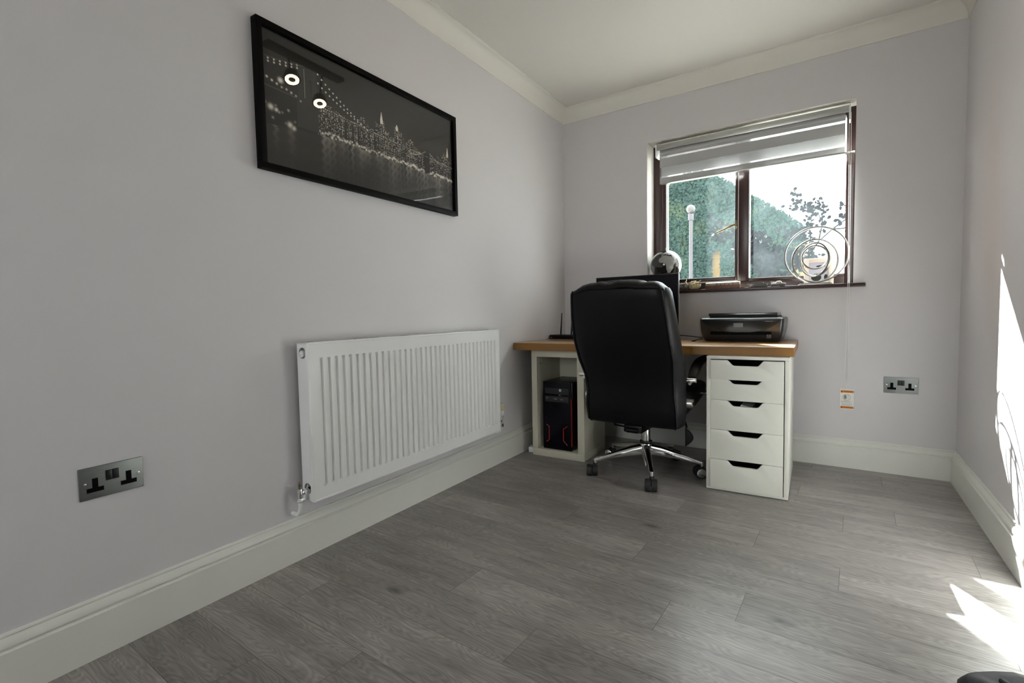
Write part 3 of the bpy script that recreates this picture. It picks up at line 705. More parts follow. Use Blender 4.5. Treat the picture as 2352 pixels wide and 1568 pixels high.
# ------------------------------------------------------------------ things on the desk
def build_monitor():
    r = empty('computer_monitor', 'thin black flat screen monitor on the desk behind the chair', 'monitor', (.652, -.252, DZ+.0005), -.0)
    w, z0, z1 = .548, .088, .411
    MB().box(-w/2, w/2, .0, .012, z0, z1, .002).build('bezel', M['black'], r)
    MB().box(-w/2+.006, w/2-.006, -.0008, .0006, z0+.016, z1-.006).build('screen', M['glossblack'], r, smooth=0)
    MB().box(-.16, .16, .012, .045, z0+.03, z1-.12, .008).build('rear_housing', M['black'], r)
    for q in (w/2, -w/2): MB().box(q-.0008, q+.0008, .001, .011, z0+.004, z1-.004).build('edge_trim', M['alu'], r, smooth=0)
    mb = MB(); mb.box(-.03, .03, .03, .045, .006, z0+.12, .004); mb.build('stand_neck', M['black'], r)
    mb = MB(); mb.box(-.12, .12, -.07, .09, 0, .008, .004); mb.build('stand_base', M['black'], r)
build_monitor()

def build_router():
    r = empty('router', 'flat black wifi router with two antennas on the left desk corner', 'router', (.034, -.305, DZ+.0005), .03)
    MB().prism([(0, .004), (.006, 0), (.20, 0), (.206, .004), (.200, .028), (.006, .028)], 0, .135, 'y', bev=.003).build('router_body', M['glossblack'], r)
    for x in (.022, .106):
        mb = MB(); mb.cyl((x-.004, .138, .020), (x+.004, .138, .020), .006); mb.tube([(x, .140, .016), (x+.003, .140, .05), (x+.012, .139, .178)], [.0062, .006, .0036], 12); mb.sphere((x+.012, .139, .178), .0036, 10, 8)
        mb.build('antenna', M['matblack'], r)
    mb = MB(); mb.box(.016, .024, -.0008, .001, .008, .012); mb.build('status_light', M['palegrey'], r, smooth=0)
build_router()

def build_printer():
    w, d, h = .435, .275, .135
    r = empty('printer', 'black inkjet printer standing on the right side of the desk', 'printer', (1.0655, -.318, DZ+.0005), .035)
    rings = []
    for z, ins, fr_ in ((0, .026, .034), (.006, .020, .024), (.03, .010, .012), (.07, .003, .004), (.11, .0, .0), (.128, .0, .0), (h, .004, .008)):
        x0, x1, y0, y1 = ins, w-ins, fr_, d-ins*.4; rr = .022; pts = []
        for cx, cy, a0 in ((x1-rr, y0+rr, -math.pi/2), (x1-rr, y1-rr, 0), (x0+rr, y1-rr, math.pi/2), (x0+rr, y0+rr, math.pi)):
            for k in range(7): a = a0+math.pi/2*k/6; pts.append((cx+rr*math.cos(a), cy+rr*math.sin(a), z))
        rings.append(pts)
    MB().loft(rings).build('body', M['printer'], r, smooth=40)
    mb = MB(); mb.box(.048, w-.030, .040, d-.012, h+.0, h+.010, .003); mb.build('lid_hinge_gap', M['matblack'], r)
    mb = MB(); mb.box(.044, w-.034, .030, d-.006, h+.010, h+.028, .006, seg=3); mb.build('scanner_lid', M['printlid'], r)
    # front fascia, a smile shape
    pts = [(.012, .122)]+[(.012+(w-.024)*k/16, .120-.066*(1-abs(2*k/16-1)**3.2)) for k in range(17)]+[(w-.012, .122)]
    MB().prism(pts, -.0035, .014, 'y', bev=.001).build('front_fascia', M['printer2'], r, smooth=50)
    mb = MB(); mb.box(.06, w-.06, .0015, .03, .040, .058, .002); mb.build('paper_slot', M['hole'], r)
    mb = MB(); mb.box(.185, .233, -.005, -.003, .084, .106, .0006); mb.build('display', M['greyink'], r)
    mb = MB(); mb.box(.332, .398, -.0046, -.003, .1125, .1180); mb.box(.346, .384, -.0049, -.0044, .1143, .1162, mi=1)
    mb.build('name_plate', [M['black'], M['greyink']], r, smooth=0)
    mb = MB(); mb.tube([(.354, .0035, .024), (.372, .0035, .024), (.372, .0015, .040), (.354, .0015, .040)], .0008, 6, closed=True); mb.tube([(.358, .0015, .033), (.363, .0015, .029), (.370, .0012, .0355)], .0007, 6)
    mb.build('square_logo', M['paper'], r, smooth=0)
    mb = MB(); mb.box(.10, .107, -.001, .002, .064, .067); mb.build('indicator', M['paper'], r, smooth=0)
M['printer'] = mat('printer_black', (.018, .020, .021), .30)
M['printer2'] = mat('printer_fascia', (.014, .016, .017), .16)
M['printlid'] = mat('printer_lid', (.020, .022, .025), .16, coat=.5)
build_printer()
mb = MB(); mb.tube([(.84, -.055, DZ+.024), (.93, -.05, DZ+.018), (1.00, -.05, DZ+.010), (1.08, -.045, DZ+.010), (1.10, -.03, DZ+.014)], .0028, 8)
tag(mb.build('power_cable', M['black']), 'thin black cable running along the wall between monitor and printer', 'cable')
mb = MB(); mb.tube([(1.030, -.345, DZ+.004), (1.043, -.335, DZ+.005), (1.052, -.325, DZ+.010), (1.078, -.300, DZ+.016)], [.004, .0045, .003, .003], 8)
tag(mb.build('usb_cable', M['black']), 'short black plug and lead at the left foot of the printer', 'cable')

# ------------------------------------------------------------------ executive chair
def build_chair():
    cx, cy = .865, -.660
    r = empty('office_chair', 'high backed black leather office chair with chrome star base at the desk', 'office chair', (cx, cy, 0), 0)
    L = lambda x, y, z: (x-cx, y-cy, z)
    # back shell: z, rear half width, rear y, thickness, bulge
    prof = [(.308, .226, -.872, .100, .012), (.322, .238, -.888, .130, .018), (.40, .240, -.905, .150, .028), (.48, .232, -.908, .150, .034), (.56, .234, -.928, .150, .036), (.65, .248, -.975, .145, .030),
            (.76, .248, -1.030, .140, .026), (.86, .243, -1.062, .138, .024), (.95, .234, -1.083, .135, .024), (.985, .230, -1.090, .132, .024), (1.005, .222, -1.088, .120, .022)]
    rings = []
    for z, w, y, t, bl in prof:
        pts = []
        n1 = 14
        for k in range(n1+1): u = -1+2*k/n1; pts.append((w*u, y-.014*(1-u*u)**.6, z))         # rear, left to right
        for k in range(1, 10):
            a = math.pi*k/10; pts.append((w+bl*math.sin(a)**.8, y+t*(k/10), z))
        for k in range(1, n1): u = 1-2*k/n1; pts.append((w*u, y+t+.030*(1-u**4), z))
        for k in range(1, 10):
            a = math.pi*k/10; pts.append((-w-bl*math.sin(a)**.8, y+t*(1-k/10), z))
        rings.append([L(cx+p[0], p[1], p[2]) for p in pts])
    b = MB().loft(rings).build('backrest', M['leather'], r, smooth=60)
    # piping along both rear seams and the top
    for s in (-1, 1):
        mb = MB(); mb.tube([L(cx+s*w, y-.001, z) for z, w, y, t, bl in prof], .0042, 8); mb.build('piping', M['leather'], b)
    # pillow top roll: wrinkled crown over the top edge
    mb = MB(); rings = []
    rn = random.Random(3); N_ = 30
    for k in range(N_+1):
        u = -1+2*k/N_; x = cx+u*.238; cz = 1.018-.024*abs(u)**3.0+.004*math.sin(9*u); e = max(.12, (1-abs(u)**7))**.5
        ry, rz = .076*(.55+.45*e), .030*e; wz = .0025*math.sin(17*u+1)+.0015*math.sin(31*u)
        rings.append([L(x, -1.030+ry*math.cos(2*math.pi*q/18), cz+(rz+wz)*math.sin(2*math.pi*q/18)) for q in range(18)])
    mb.loft(rings); mb.build('top_roll', M['leather'], r, smooth=70)
    mb = MB(); rings = []
    for k in range(21):
        u = -1+2*k/20; e = max(.1, 1-abs(u)**5)**.5
        rings.append([L(cx-.010+u*.150, -.955+.055*math.cos(2*math.pi*q/14), 1.022+.036*e*math.sin(2*math.pi*q/14)-.014*abs(u)**3) for q in range(14)])
    mb.loft(rings); mb.build('headrest_cushion', M['leather'], r, smooth=70)
    # front padding of the back
    mb = MB()
    for z0, z1, y0 in ((.52, .68, -.83), (.69, .83, -.885), (.84, .985, -.925)):
        rings = []
        for k in range(9):
            a = math.pi*k/8-math.pi/2; rings.append([L(cx+.205*math.cos(t)*(.55+.45*math.cos(a)), y0+.040*math.cos(a)*(1 if math.sin(t) > 0 else .2)*abs(math.sin(t)), (z0+z1)/2+(z1-z0)/2*math.sin(a)) for t in [2*math.pi*q/20 for q in range(20)]])
        mb.loft(rings)
    mb.build('back_padding', M['leather'], r, smooth=70)
    # seat
    mb = MB(); rings = []
    sp = [(-.865, .325, .47, .225), (-.84, .315, .495, .250), (-.74, .350, .505, .268), (-.60, .378, .505, .270), (-.48, .405, .508, .268), (-.40, .425, .505, .258), (-.365, .445, .485, .235)]
    for y, zb, zt, w in sp:
        pts = []
        for k in range(32):
            a = 2*math.pi*k/32; ca, sa = math.cos(a), math.sin(a)
            sx = math.copysign(abs(ca)**.35, ca); sz = math.copysign(abs(sa)**.5, sa)
            pts.append(L(cx+w*sx, y, (zb+zt)/2+(zt-zb)/2*sz))
        rings.append(pts)
    mb.loft(rings); mb.build('seat', M['leather'], r, smooth=60)
    # arms
    for s in (-1, 1):
        ax = cx+s*.288
        path = [(-.845, .552), (-.80, .560), (-.765, .585), (-.72, .612), (-.66, .632), (-.58, .640), (-.47, .640), (-.42, .625), (-.40, .59), (-.42, .54), (-.46, .49), (-.50, .455)]
        mb = MB(); mb.tube([L(ax, y, z-.014) for y, z in path], [.008]*len(path), 10)
        mb.cyl(L(cx+s*.225, -.835, .553), L(cx+s*.318, -.835, .553), .0115, n=20, bev=.003)
        mb.cyl(L(cx+s*.22, -.50, .442), L(ax, -.50, .442), .009)
        a = mb.build('arm', M['chrome'], r)
        mb = MB(); rings = []
        for k, (y, z) in enumerate(path[1:8]):
            i = k+1; p0, p1 = path[i-1], path[min(i+1, len(path)-1)]; tx = Vector((p1[0]-p0[0], p1[1]-p0[1])).normalized(); nrm = Vector((-tx.y, tx.x))
            hw, th = (.020, .012) if k in (0, 6) else (.026, .022)
            pts = []
            for q in range(16):
                t = 2*math.pi*q/16; uu = math.copysign(abs(math.cos(t))**.6, math.cos(t))*hw; vv = math.copysign(abs(math.sin(t))**.7, math.sin(t))*th*.6
                pts.append(L(ax+uu, y+nrm.x*vv, z+nrm.y*vv))
            rings.append(pts)
        mb.loft(rings); mb.build('arm_pad', M['leather'], a, smooth=60)
        mb = MB(); mb.cyl(L(cx+s*.225, -.800, .432), L(cx+s*.295, -.800, .432), .026, .024, n=28, bev=.006); mb.cyl(L(cx+s*.295, -.800, .432), L(cx+s*.2965, -.800, .432), .008, n=16, mi=1)
        mb.build('tension_knob', [M['alu'], M['hole']], r)
    # mechanism and lever
    mb = MB(); mb.box(-.09, .09, -.14, .13, .285, .345, .008); mb.box(-.05, .05, -.20, .0, .262, .30, .006)
    mb.cyl((-.03, -.20, .275), (.03, -.20, .275), .014); mb.tube([(-.05, -.14, .275), (-.13, -.13, .278), (-.15, -.10, .30)], .005, 8)
    mb.build('tilt_mechanism', M['black'], r)
    mb = MB(); mb.tube([(.06, .03, .30), (.16, .05, .300), (.200, .055, .292), (.208, .055, .262)], .006, 8)
    pts = [(.200, .262)]+[(.200+.042*math.sin(math.pi*k/12), .262-.105*k/12) for k in range(1, 13)]
    mb.prism(pts, .048, .064, 'y', bev=.003); mb.build('height_lever', M['black'], r)
    mb = MB(); mb.cyl((0, 0, .235), (0, 0, .29), .015); mb.cyl((0, 0, .178), (0, 0, .262), .026, .022, n=28, bev=.002); mb.cyl((0, 0, .168), (0, 0, .178), .034, n=28, bev=.002, mi=1); mb.cyl((0, 0, .036), (0, 0, .170), .014, n=20)
    mb.build('gas_lift', [M['chrome'], M['matblack']], r)
    mb = MB(); mb.cyl((0, 0, .078), (0, 0, .165), .034, .037, n=32, bev=.004); hub = mb.build('base_hub', M['chrome'], r)
    R_ = .295
    for k in range(5):
        a = math.radians(-65+72*k); ca, sa = math.cos(a), math.sin(a); mb = MB(); rings = []
        for u, w, zt, zb in ((.10, .030, .162, .098), (.3, .029, .153, .096), (.55, .026, .134, .092), (.8, .022, .113, .082), (.97, .019, .099, .074), (1.0, .016, .095, .078)):
            d = u*R_; pts = []
            for q in range(12):
                t = 2*math.pi*q/12; cc = math.copysign(abs(math.cos(t))**.55, math.cos(t))*w*.5*1.25; ss = math.copysign(abs(math.sin(t))**.7, math.sin(t))
                pts.append((ca*d-sa*cc, sa*d+ca*cc, (zt+zb)/2+ss*(zt-zb)/2))
            rings.append(pts)
        mb.loft(rings); mb.cyl((ca*R_, sa*R_, .062), (ca*R_, sa*R_, .094), .0085, .0095, n=18, bev=.002)
        leg = mb.build('leg', M['chrome'], r, smooth=50)
        # caster
        sw = a+(-.25, 2.2, -.5, .4, .2)[k]; ox, oy = .020*math.cos(sw), .020*math.sin(sw); px_, py_ = ca*R_+ox, sa*R_+oy
        wr = .0315; tx, ty = -math.sin(sw), math.cos(sw)
        if k == 0: tx, ty = .94, .33
        if k == 1: tx, ty = .55, -.83
        if k == 4: tx, ty = .89, .45
        mb = MB()
        for s in (-1, 1): mb.cyl((px_+tx*s*.0015, py_+ty*s*.0015, wr), (px_+tx*s*.030, py_+ty*s*.030, wr), wr, n=28, bev=.006)
        mb.cyl((ca*R_, sa*R_, .05), (ca*R_, sa*R_, .068), .011, n=16); mb.box(-.010, .010, -.012, .012, wr-.006, wr+.026, .003, M=Matrix.Translation((px_, py_, 0)) @ Matrix.Rotation(sw, 4, 'Z'))
        cs = mb.build('caster', M['matblack'], r)
        for s in (-1, 1):
            mb = MB(); mb.cyl((px_+tx*s*.0295, py_+ty*s*.0295, wr), (px_+tx*s*.0325, py_+ty*s*.0325, wr), .025, .020, n=24)
            mb.build('wheel_cap', M['chrome'], cs)
build_chair()

# ------------------------------------------------------------------ sill things
SZ = 1.0303
def build_globe():
    r = empty('globe', 'dark metallic desk globe with grey continents on the left of the windowsill', 'globe', (.762, .022, SZ), 0)
    R_ = .100; cz = .172
    gb = MB().sphere((0, 0, cz), R_, 160, 100).build('globe_ball', [M['globe'], M['land']], r, smooth=180)
    africa = [(-17, 15), (-16, 22), (-9, 31), (-5, 35), (10, 37), (20, 32), (32, 31), (36, 24), (43, 12), (51, 12), (42, -2), (39, -7), (40, -15), (35, -22), (32, -28), (27, -34), (19, -35), (14, -22), (12, -15), (13, -8), (9, -1), (9, 4), (-4, 5), (-10, 6), (-17, 13)]
    europe = [(-10, 37), (-9, 43), (-2, 44), (-4, 48), (4, 52), (10, 55), (20, 55), (30, 60), (45, 67), (70, 68), (100, 72), (120, 65), (120, 40), (105, 22), (98, 10), (88, 22), (78, 8), (70, 22), (58, 25), (52, 18), (44, 13), (36, 30), (36, 37), (27, 37), (23, 38), (14, 44), (16, 38), (8, 44), (0, 40), (-5, 36)]
    america = [(-80, 8), (-60, 10), (-50, 0), (-35, -7), (-40, -22), (-58, -38), (-68, -54), (-75, -45), (-70, -20), (-81, -5)]
    for p in gb.data.polygons:
        v = p.center-Vector((0, 0, cz)); lat = math.degrees(math.asin(max(-1, min(1, v.z/v.length)))); lon = (math.degrees(math.atan2(v.y, v.x))+72+12+180) % 360-180
        if in_poly(lon, lat, africa) or in_poly(lon, lat, europe) or in_poly(lon, lat, america): p.material_index = 1
    mb = MB(); mb.cyl((0, 0, cz+R_-.002), (0, 0, cz+R_+.010), .004, .003, n=12); mb.sphere((0, 0, cz+R_+.012), .004, 10, 8); mb.build('pole_finial', M['alu'], r)
    mb = MB(); mb.cyl((0, 0, 0), (0, 0, .012), .055, .050, n=32, bev=.003); mb.cyl((0, 0, .010), (0, 0, .072), .010, .008, n=16); mb.build('stand', M['chrome'], r)
M['globe'] = mat('globe_ocean', (.016, .016, .014), .10, spec=.5, coat=.4)
M['land'] = mat('globe_land', (.26, .26, .25), .34, metal=.3, bump=.3, bscale=250)
build_globe()

def build_rings():
    r = empty('ring_sculpture', 'silver table sculpture of nested rings on the right of the windowsill', 'sculpture', (1.622, .030, SZ), 0)
    MB().prism([(-.088, 0), (.088, 0), (.074, .012), (-.074, .012)], -.026, .026, 'y', bev=.001).build('plinth', M['ringmetal'], r)
    RZ = lambda a: Matrix.Rotation(math.radians(a), 4, 'Z')
    for c, R_, a in (((0, 0, .173), .157, 0), ((-.004, .0, .138), .122, 26), ((-.004, 0, .146), .094, -38), ((-.004, 0, .158), .066, 14)):
        MB().ring(c, R_, .008, .018, RZ(a)).build('ring', M['ringmetal'], r, smooth=50)
build_rings()

def build_photo_frame():
    r = empty('photo_frame', 'small pale photo frame standing behind the ring sculpture on the windowsill', 'photo frame', (1.632, .113, SZ), 0)
    w, h, f = .150, .160, .026
    mb = MB()
    mb.box(-w/2, -w/2+f, 0, .014, 0, h, .002); mb.box(w/2-f, w/2, 0, .014, 0, h, .002); mb.box(-w/2+f, w/2-f, 0, .014, 0, f, .002); mb.box(-w/2+f, w/2-f, 0, .014, h-f, h, .002)
    mb.build('photo_surround', M['palewood'], r)
    MB().box(-w/2+f, w/2-f, .006, .012, f, h-f).build('photograph', M['photo'], r, smooth=0)
    def blob(pts): return MB().prism(pts, .005, .0062, 'y')
    el = lambda x, z, a, b_, n=18: [(x+a*math.cos(2*math.pi*k/n), z+b_*math.sin(2*math.pi*k/n)) for k in range(n)]
    for q in ((-.012, .047, .026, .022), (.010, .112, .024, .006), (.036, .046, .009, .018)): MB().prism(el(*q), .0052, .0062).build('printed_figure', M['ink'], r, smooth=0)
M['palewood'] = mat('pale_frame', (.72, .62, .55), .45)
M['photo'] = mat('photo_paper', (.48, .46, .55), .35)
build_photo_frame()

def rocky(r_, sc, seed, c=(0, 0, 0)):
    b = bmesh.new(); bmesh.ops.create_icosphere(b, subdivisions=3, radius=1)
    for v in b.verts:
        k = 1+.38*mnoise.noise(v.co*1.4+Vector((seed, 0, 0)))+.12*mnoise.noise(v.co*5)
        v.co = Vector((v.co.x*k*sc[0], v.co.y*k*sc[1], max(v.co.z*k*sc[2], -sc[2]*.85)))*r_+Vector(c)
    return b
# stone dish with shell
def build_dish():
    r = empty('stone_ornament', 'tan ornament of rock and ribbed bowl with pale sticks on the windowsill', 'ornament', (.925, -.006, SZ), 0)
    mb = MB(); b = rocky(.040, (1.0, .8, .62), 2.0, (-.036, 0, .022)); mb._add(b); mb.build('rock', M['stone'], r, smooth=20)
    mb = MB(); rings = []
    for z, rr in ((.004, .024), (.016, .036), (.034, .041), (.036, .039), (.022, .033)):
        rings.append([(.030+rr*(1+.05*math.cos(14*2*math.pi*q/56))*math.cos(2*math.pi*q/56), rr*.75*(1+.05*math.cos(14*2*math.pi*q/56))*math.sin(2*math.pi*q/56), z) for q in range(56)])
    mb.loft(rings); mb.build('ribbed_bowl', M['tan'], r, smooth=30)
    mb = MB(); rn = random.Random(8)
    for k in range(16):
        a = rn.uniform(0, 6.28); l = rn.uniform(.018, .034); x, y = .028+rn.uniform(-.02, .02), rn.uniform(-.015, .015); z = .038+rn.uniform(0, .014)
        mb.cyl((x-l/2*math.cos(a), y-l/2*math.sin(a)*.6, z), (x+l/2*math.cos(a), y+l/2*math.sin(a)*.6, z+rn.uniform(-.004, .008)), rn.uniform(.0022, .005), n=7)
    mb.tube([(-.022, 0, .040), (-.026, 0, .054), (-.020, 0, .062), (-.022, 0, .070)], [.007, .005, .003, .002], 8)
    mb.cyl((.045, 0, .042), (.070, 0, .060), .0025, n=7)
    mb.build('pale_sticks', M['paper2'], r, smooth=40)
M['paper2'] = mat('pale_clay', (.60, .52, .36), .6, noise=.35, nscale=60)
build_dish()
# tube shaped carriage
def build_carriage():
    r = empty('model_carriage', 'long rusty silver model carriage lying on the windowsill between bowl and tanks', 'model', (1.128, -.010, SZ), -.03)
    L_ = .205; pts = [(-.018, 0), (.018, 0), (.019, .022)]+[(.019*math.cos(a), .022+.017*math.sin(a)) for a in [math.pi*k/8 for k in range(1, 8)]]+[(-.019, .022)]
    MB().prism([(-.018, 0), (.018, 0), (.0195, .022), (-.0195, .022)], -L_/2, L_/2, 'x', bev=.003).build('carriage_body', M['rust'], r, smooth=50)
    mb = MB()
    MB().prism([(.0195, .022)]+[(.0195*math.cos(a), .022+.019*math.sin(a)) for a in [math.pi*k/10 for k in range(1, 10)]]+[(-.0195, .022)], -L_/2+.001, L_/2-.001, 'x', bev=.004).build('roof', M['oldsilver'], r, smooth=50)
    for k in range(5): MB().cyl((-L_/2+.070+k*.024, -.0195, .025), (-L_/2+.070+k*.024, -.0185, .025), .0028, n=10).build('porthole', M['hole'], r)
build_carriage()
def build_tank(name_label, x, y, sc, body_m, track_m, rz, barrel):
    r = empty('model_tank', name_label, 'model tank', (x, y, SZ), rz, 'model tanks on the windowsill')
    r.scale = (sc, sc, sc)
    hull = MB().prism([(-.042, .012), (.040, .012), (.046, .018), (.044, .024), (-.036, .024), (-.050, .018)], -.018, .018, 'y', bev=.001).build('hull', body_m, r, smooth=30)
    mb = MB()
    for s in (-1, 1):
        mb.prism([(-.044, .002), (.036, .002), (.046, .010), (.042, .017), (-.046, .017), (-.050, .010)], s*.022-.005, s*.022+.005, 'y', bev=.001)
        for k in range(6): mb.cyl((-.036+k*.014, s*.022-.0062, .0085), (-.036+k*.014, s*.022+.0062, .0085), .0062, n=12)
    mb.build('tracks', track_m, r, smooth=40)
    mb = MB(); mb.prism([(-.018, .024), (.022, .024), (.018, .036), (-.010, .037)], -.015, .015, 'y', bev=.002); mb.cyl((.006, .0, .036), (.006, 0, .041), .006, n=12)
    mb.build('turret', body_m, r, smooth=30)
    MB().cyl((-.014, 0, .030), (-.014-barrel, 0, .033), .0022, .0018, n=8).build('gun_barrel', track_m, r)
M['trackgrey'] = mat('track_grey', (.12, .12, .115), .6)
build_tank('small dark olive model tank, the left one of two on the windowsill', 1.342, -.015, .82, M['olive'], M['trackgrey'], .05, .045)
build_tank('small pale grey model tank beside the ring sculpture on the windowsill', 1.438, -.008, .80, M['palegrey'], M['trackgrey'], .0, .040)
o = MB(); o.box(-.014, .014, -.006, .006, .004, .016, .002); o.cyl((-.010, -.008, .005), (-.010, .008, .005), .005, n=10); o.cyl((.010, -.008, .005), (.010, .008, .005), .005, n=10); o.cyl((.0, 0, .018), (-.030, 0, .020), .0016, n=6)
o = o.build('model_gun', M['palegrey']); o.location = (1.300, -.028, SZ)
tag(o, 'tiny pale field gun at the front of the olive model tank', 'model gun')

# ------------------------------------------------------------------ floor things
r = empty('plug_adapter', 'white plug adapter on the floor left of the open cabinet', 'plug', (.098, -.640, 0), .3)
MB().box(-.020, .026, -.03, .03, 0, .036, .008, seg=3).build('adapter_body', M['white'], r)
MB().cyl((-.020, -.006, .020), (-.0225, -.006, .020), .009, n=16).build('adapter_button', M['palegrey'], r)

def build_lump():  # unidentified dark corner, built as a low soft shape
    r = empty('black_lump', 'soft black lump on the floor in the bottom right corner', 'bag', (2.165, -1.93, 0), .45)
    rings = []
    for z, k in ((.0, .90), (.008, 1.0), (.030, .99), (.050, .90), (.062, .70), (.066, .3)):
        rings.append([(.105*k*math.copysign(abs(math.cos(t))**.6, math.cos(t)), .17*k*math.copysign(abs(math.sin(t))**.6, math.sin(t)), z+.004*math.sin(5*t+z*30)) for t in [2*math.pi*q/28 for q in range(28)]])
    MB().loft(rings).build('lump_body', M['lumpblack'], r, smooth=60)
    MB().tube([(-.02, -.10, .064), (-.03, -.04, .078), (-.03, .04, .078), (-.02, .10, .064)], .007, 10).build('top_tube', M['lumpblack'], r)
M['lumpblack'] = mat('lump_black', (.010, .012, .018), .7, bump=.3, bscale=300)
build_lump()

# ------------------------------------------------------------------ ceiling spotlight bar (above and behind the view, seen mirrored in the picture glass)
def build_spots():
    r = empty('ceiling_spotlight', 'ceiling spotlight bar with two glowing ring heads mirrored in the picture glass', 'ceiling light', (1.02, -1.45, H), 0)
    MB().box(-.03, .03, -.28, .24, -.022, 0, .004).build('mounting_bar', M['black'], r)
    lampm = emit('lamp_glow', (1.0, .80, .46), 30)
    for (x, y, z) in ((.952, -1.622, 2.20), (1.075, -1.333, 2.20)):
        px_, py_, pz = x-1.02, y+1.45, z-H
        d = Vector((-.30, -.22, -.93)).normalized(); q = Vector((0, 1, 0)).rotation_difference(d).to_matrix().to_4x4()
        mb = MB(); mb.M = Matrix.Translation((px_, py_, pz)) @ q
        mb.cyl((0, -.05, 0), (0, -.002, 0), .034, .046, n=32, bev=.003)
        sh = mb.build('spot_head', M['black'], r)
        mb = MB(); mb.M = Matrix.Translation((px_, py_, pz)) @ q; mb.ring((0, 0, 0), .027, .017, .005)
        mb.build('glowing_ring', lampm, sh)
        MB().cyl((px_*.5, py_, -.02), (px_, py_, pz+.03), .006).build('arm_stem', M['black'], sh)
build_spots()

# ------------------------------------------------------------------ outside
M['ground'] = mat('tarmac', (.26, .255, .24), .9, noise=.2, nscale=4)
o = MB().box(-40, 40, .27, 60, -.25, -.15).build('ground', M['ground'], smooth=0); o['kind'] = 'structure'
o = MB().box(-40, 40, -40, YB-.12, -.25, -.15).build('ground', M['ground'], smooth=0); o['kind'] = 'structure'

def brick_mat(name, c0, c1, sc):
    m = mat(name, c0, .85); nt = m.node_tree; b = nt.nodes['Principled BSDF']; N = nt.nodes.new; L = nt.links.new
    tc = N('ShaderNodeTexCoord'); mp = N('ShaderNodeMapping'); mp.inputs['Rotation'].default_value = (math.pi/2, 0, 0); br = N('ShaderNodeTexBrick')
    br.inputs['Scale'].default_value = sc; br.inputs['Color1'].default_value = (*c0, 1); br.inputs['Color2'].default_value = (*c1, 1); br.inputs['Mortar'].default_value = (.20, .18, .13, 1); br.inputs['Mortar Size'].default_value = .012
    L(tc.outputs['Object'], mp.inputs[0]); L(mp.outputs[0], br.inputs[0]); L(br.outputs[0], b.inputs['Base Color']); return m
M['brick'] = brick_mat('yellow_brick', (.24, .165, .05), (.20, .14, .045), 4.0)
def ivy_mat(name, a, b_, c):
    m = mat(name, a, .75, spec=.2); nt = m.node_tree; b = nt.nodes['Principled BSDF']; N = nt.nodes.new; L = nt.links.new
    tc = N('ShaderNodeTexCoord'); n = N('ShaderNodeTexNoise'); n.inputs['Scale'].default_value = 1.1; n.inputs['Detail'].default_value = 6; n.inputs['Roughness'].default_value = .7
    L(tc.outputs['Object'], n.inputs[0]); rp = N('ShaderNodeValToRGB'); e = rp.color_ramp.elements; e[0].position = .35; e[0].color = (*a, 1); e[1].position = .68; e[1].color = (*c, 1); x = e.new(.52); x.color = (*b_, 1)
    L(n.outputs[0], rp.inputs[0]); L(rp.outputs[0], b.inputs['Base Color']); return m
M['ivy'] = ivy_mat('ivy_leaves', (.009, .027, .024), (.015, .038, .032), (.032, .052, .026))
M['ivyback'] = mat('ivy_shadow', (.014, .034, .022), .9)
GAB = [(-3.4, -.2), (-3.4, 3.05), (-2.09, 3.90), (-1.45, 4.28), (-.87, 3.98), (-.5415, 3.745), (-.212, 3.485), (.47, 2.99), (.80, 2.68), (.90, 2.35), (.92, -.2)]
def build_ivy_house():
    r = empty('gable_house', 'yellow brick gable end house seen through the window behind its ivy', 'house', (-1.2, 10.5, -.2), 0)
    P = [(x+1.2, z+.2-.13) for x, z in GAB]; P[0] = (P[0][0], 0); P[-1] = (P[-1][0], 0)
    MB().prism(P, -1.405, 2.5, 'y').build('gable_wall', M['brick'], r, smooth=0)
    rn = random.Random(11); bm = bmesh.new(); mb = MB(); mb.bm = bm
    bare = lambda x, z: (-1.02 < x < -.80 and 1.55 < z < 2.27) or (x > .62 and z < 2.27 and rn.random() < .93)
    n = 0
    while n < 38000:
        x = rn.uniform(-2.9, 1.0); z = rn.uniform(-.12, 4.35)
        if not in_poly(x, z+.07, GAB) and not in_poly(x+rn.uniform(-.05, .05), z+.07-rn.uniform(0, .06), GAB): continue
        if bare(x, z): n += 1; continue
        y = 9.0-rn.uniform(-.02, .10)-.05*mnoise.noise(Vector((x*2.2, z*2.2, 0)))
        s = rn.uniform(.022, .045); a = rn.uniform(0, 6.28); nx_, nz_ = rn.gauss(0, .45), rn.gauss(.25, .4)
        ux = Vector((math.cos(a), rn.gauss(0, .45), math.sin(a))).normalized()*s; nn = Vector((nx_, -1, nz_)).normalized(); uy = nn.cross(ux).normalized()*s
        c = Vector((x, y, z)); v = [bm.verts.new(c+p) for p in (ux*1.1, ux*.2+uy*.8, -ux+uy*.45, -ux-uy*.45, ux*.2-uy*.8)]
        bm.faces.new(v).material_index = 0; n += 1
    o = mb.build('ivy', [M['ivy']], None, smooth=0)
    tag(o, 'dense green ivy covering the gable end seen through the window', 'ivy', kind='stuff')
build_ivy_house()

def build_lamp_post():
    r = empty('street_lamp', 'white globe topped lamp post in front of the ivy outside the window', 'street lamp', (-.955, 7.0, -.15), 0)
    MB().cyl((0, 0, 0), (0, 0, 2.86), .038, .034, n=20).build('post', M['lamppost'], r)
    mb = MB(); mb.cyl((0, 0, 2.84), (0, 0, 2.97), .050, .056, n=24, bev=.006); mb.build('collar', M['lamppost'], r)
    mb = MB(); mb.sphere((0, 0, 3.06), .088, 28, 18, sc=(1, 1, .98)); mb.build('globe_shade', M['lampglobe'], r, smooth=180)
M['lamppost'] = mat('white_post', (.050, .053, .064), .5)
M['lampglobe'] = mat('opal_globe', (.055, .056, .060), .3)
build_lamp_post()

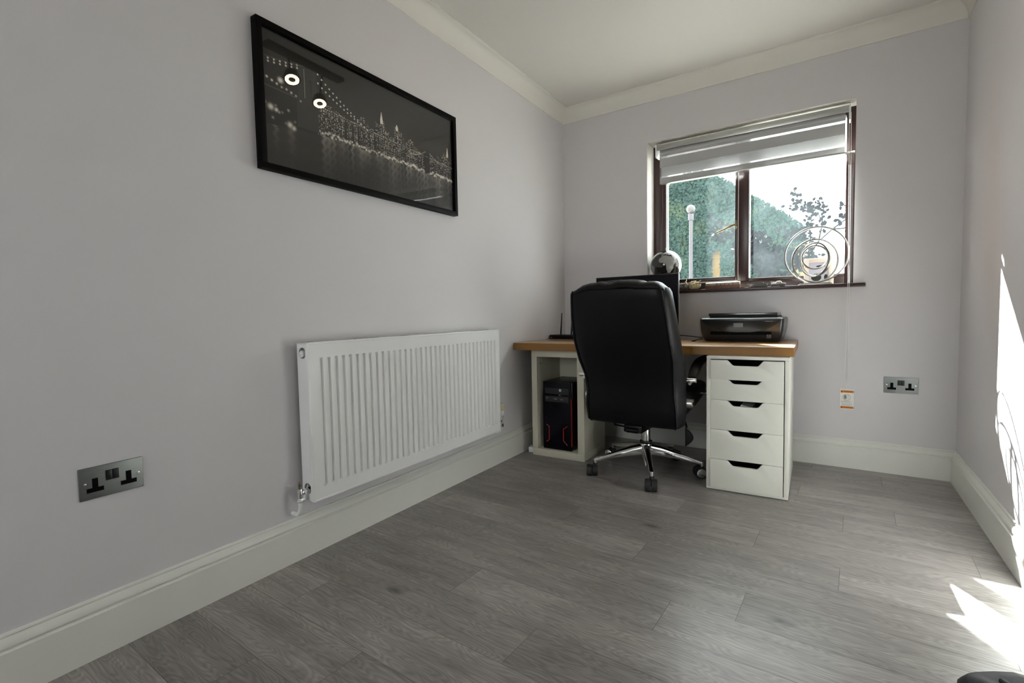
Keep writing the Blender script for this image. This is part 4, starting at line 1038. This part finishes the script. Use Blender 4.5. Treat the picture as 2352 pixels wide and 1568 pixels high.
def build_tree():
    r = empty('tree', 'dark leafed tree in front of the bright sky at the right of the window view', 'tree', (.66, 6.0, -.15), 0); r.scale = (.90, .90, .90)
    rn = random.Random(21); wood = MB(); leaves = MB(); bm = leaves.bm
    def leaf(c):
        s = rn.uniform(.030, .052); d = Vector((rn.gauss(0, 1), rn.gauss(0, .6), rn.gauss(0, 1))).normalized(); e = d.cross(Vector((rn.gauss(0, .4), -1, rn.gauss(0, .4)))).normalized()
        bm.faces.new([bm.verts.new(c+p) for p in (-d*s, -d*s*.2+e*s*.75, d*s*.6+e*s*.5, d*s*1.2, d*s*.6-e*s*.5, -d*s*.2-e*s*.75)])
    def grow(p, d, l, rad, lev):
        pts = [p]; dd = d.copy()
        for k in range(4):
            dd = (dd+Vector((rn.gauss(0, .16), rn.gauss(0, .16), rn.gauss(0.02, .12)))).normalized(); pts.append(pts[-1]+dd*l/4)
        wood.tube(pts, [rad*(1-.16*k) for k in range(5)], 6)
        if lev >= 2:
            for q in pts[1:]:
                for _ in range(3 if lev == 2 else 5): leaf(q+Vector((rn.gauss(0, .055), rn.gauss(0, .06), rn.gauss(0, .055))))
        if lev < 3:
            for k in range((4, 4, 3)[lev]):
                q = pts[rn.choice((2, 3, 4))]; nd = (dd+Vector((rn.gauss(0, .75), rn.gauss(0, .5), rn.gauss(.05, .45)))).normalized()
                grow(q, nd, l*rn.uniform(.42, .68), rad*.5, lev+1)
    grow(Vector((0, 0, 0)), Vector((.02, 0, 1)), 1.75, .06, 0)
    grow(Vector((0.02, 0, 1.45)), Vector((-.10, 0, 1)), .85, .03, 1)
    grow(Vector((0.0, 0, 1.3)), Vector((.05, 0, 1)), .60, .025, 1)
    wood.build('trunk_and_branches', M['bark'], r, smooth=60)
    leaves.build('foliage', M['leaf'], r, smooth=0, kind='stuff')
M['bark'] = mat('bark', (.010, .009, .009), .9, spec=.1)
M['leaf'] = mat('dark_leaf', (.006, .005, .008), .8, spec=.1)
build_tree()

# wall added outside the view on the left to shade part of desk and floor
M['redbrick'] = brick_mat('red_brick', (.30, .13, .08), (.24, .10, .07), 4.0)
r = empty('shade_wall', 'unseen red brick wall added left of the window view to block sun', 'wall', (-.89, 3.0, -.15))
MB().box(-3.2, 0, -.28, 0, 0, 5.6).build('brickwork', M['redbrick'], r, smooth=0)
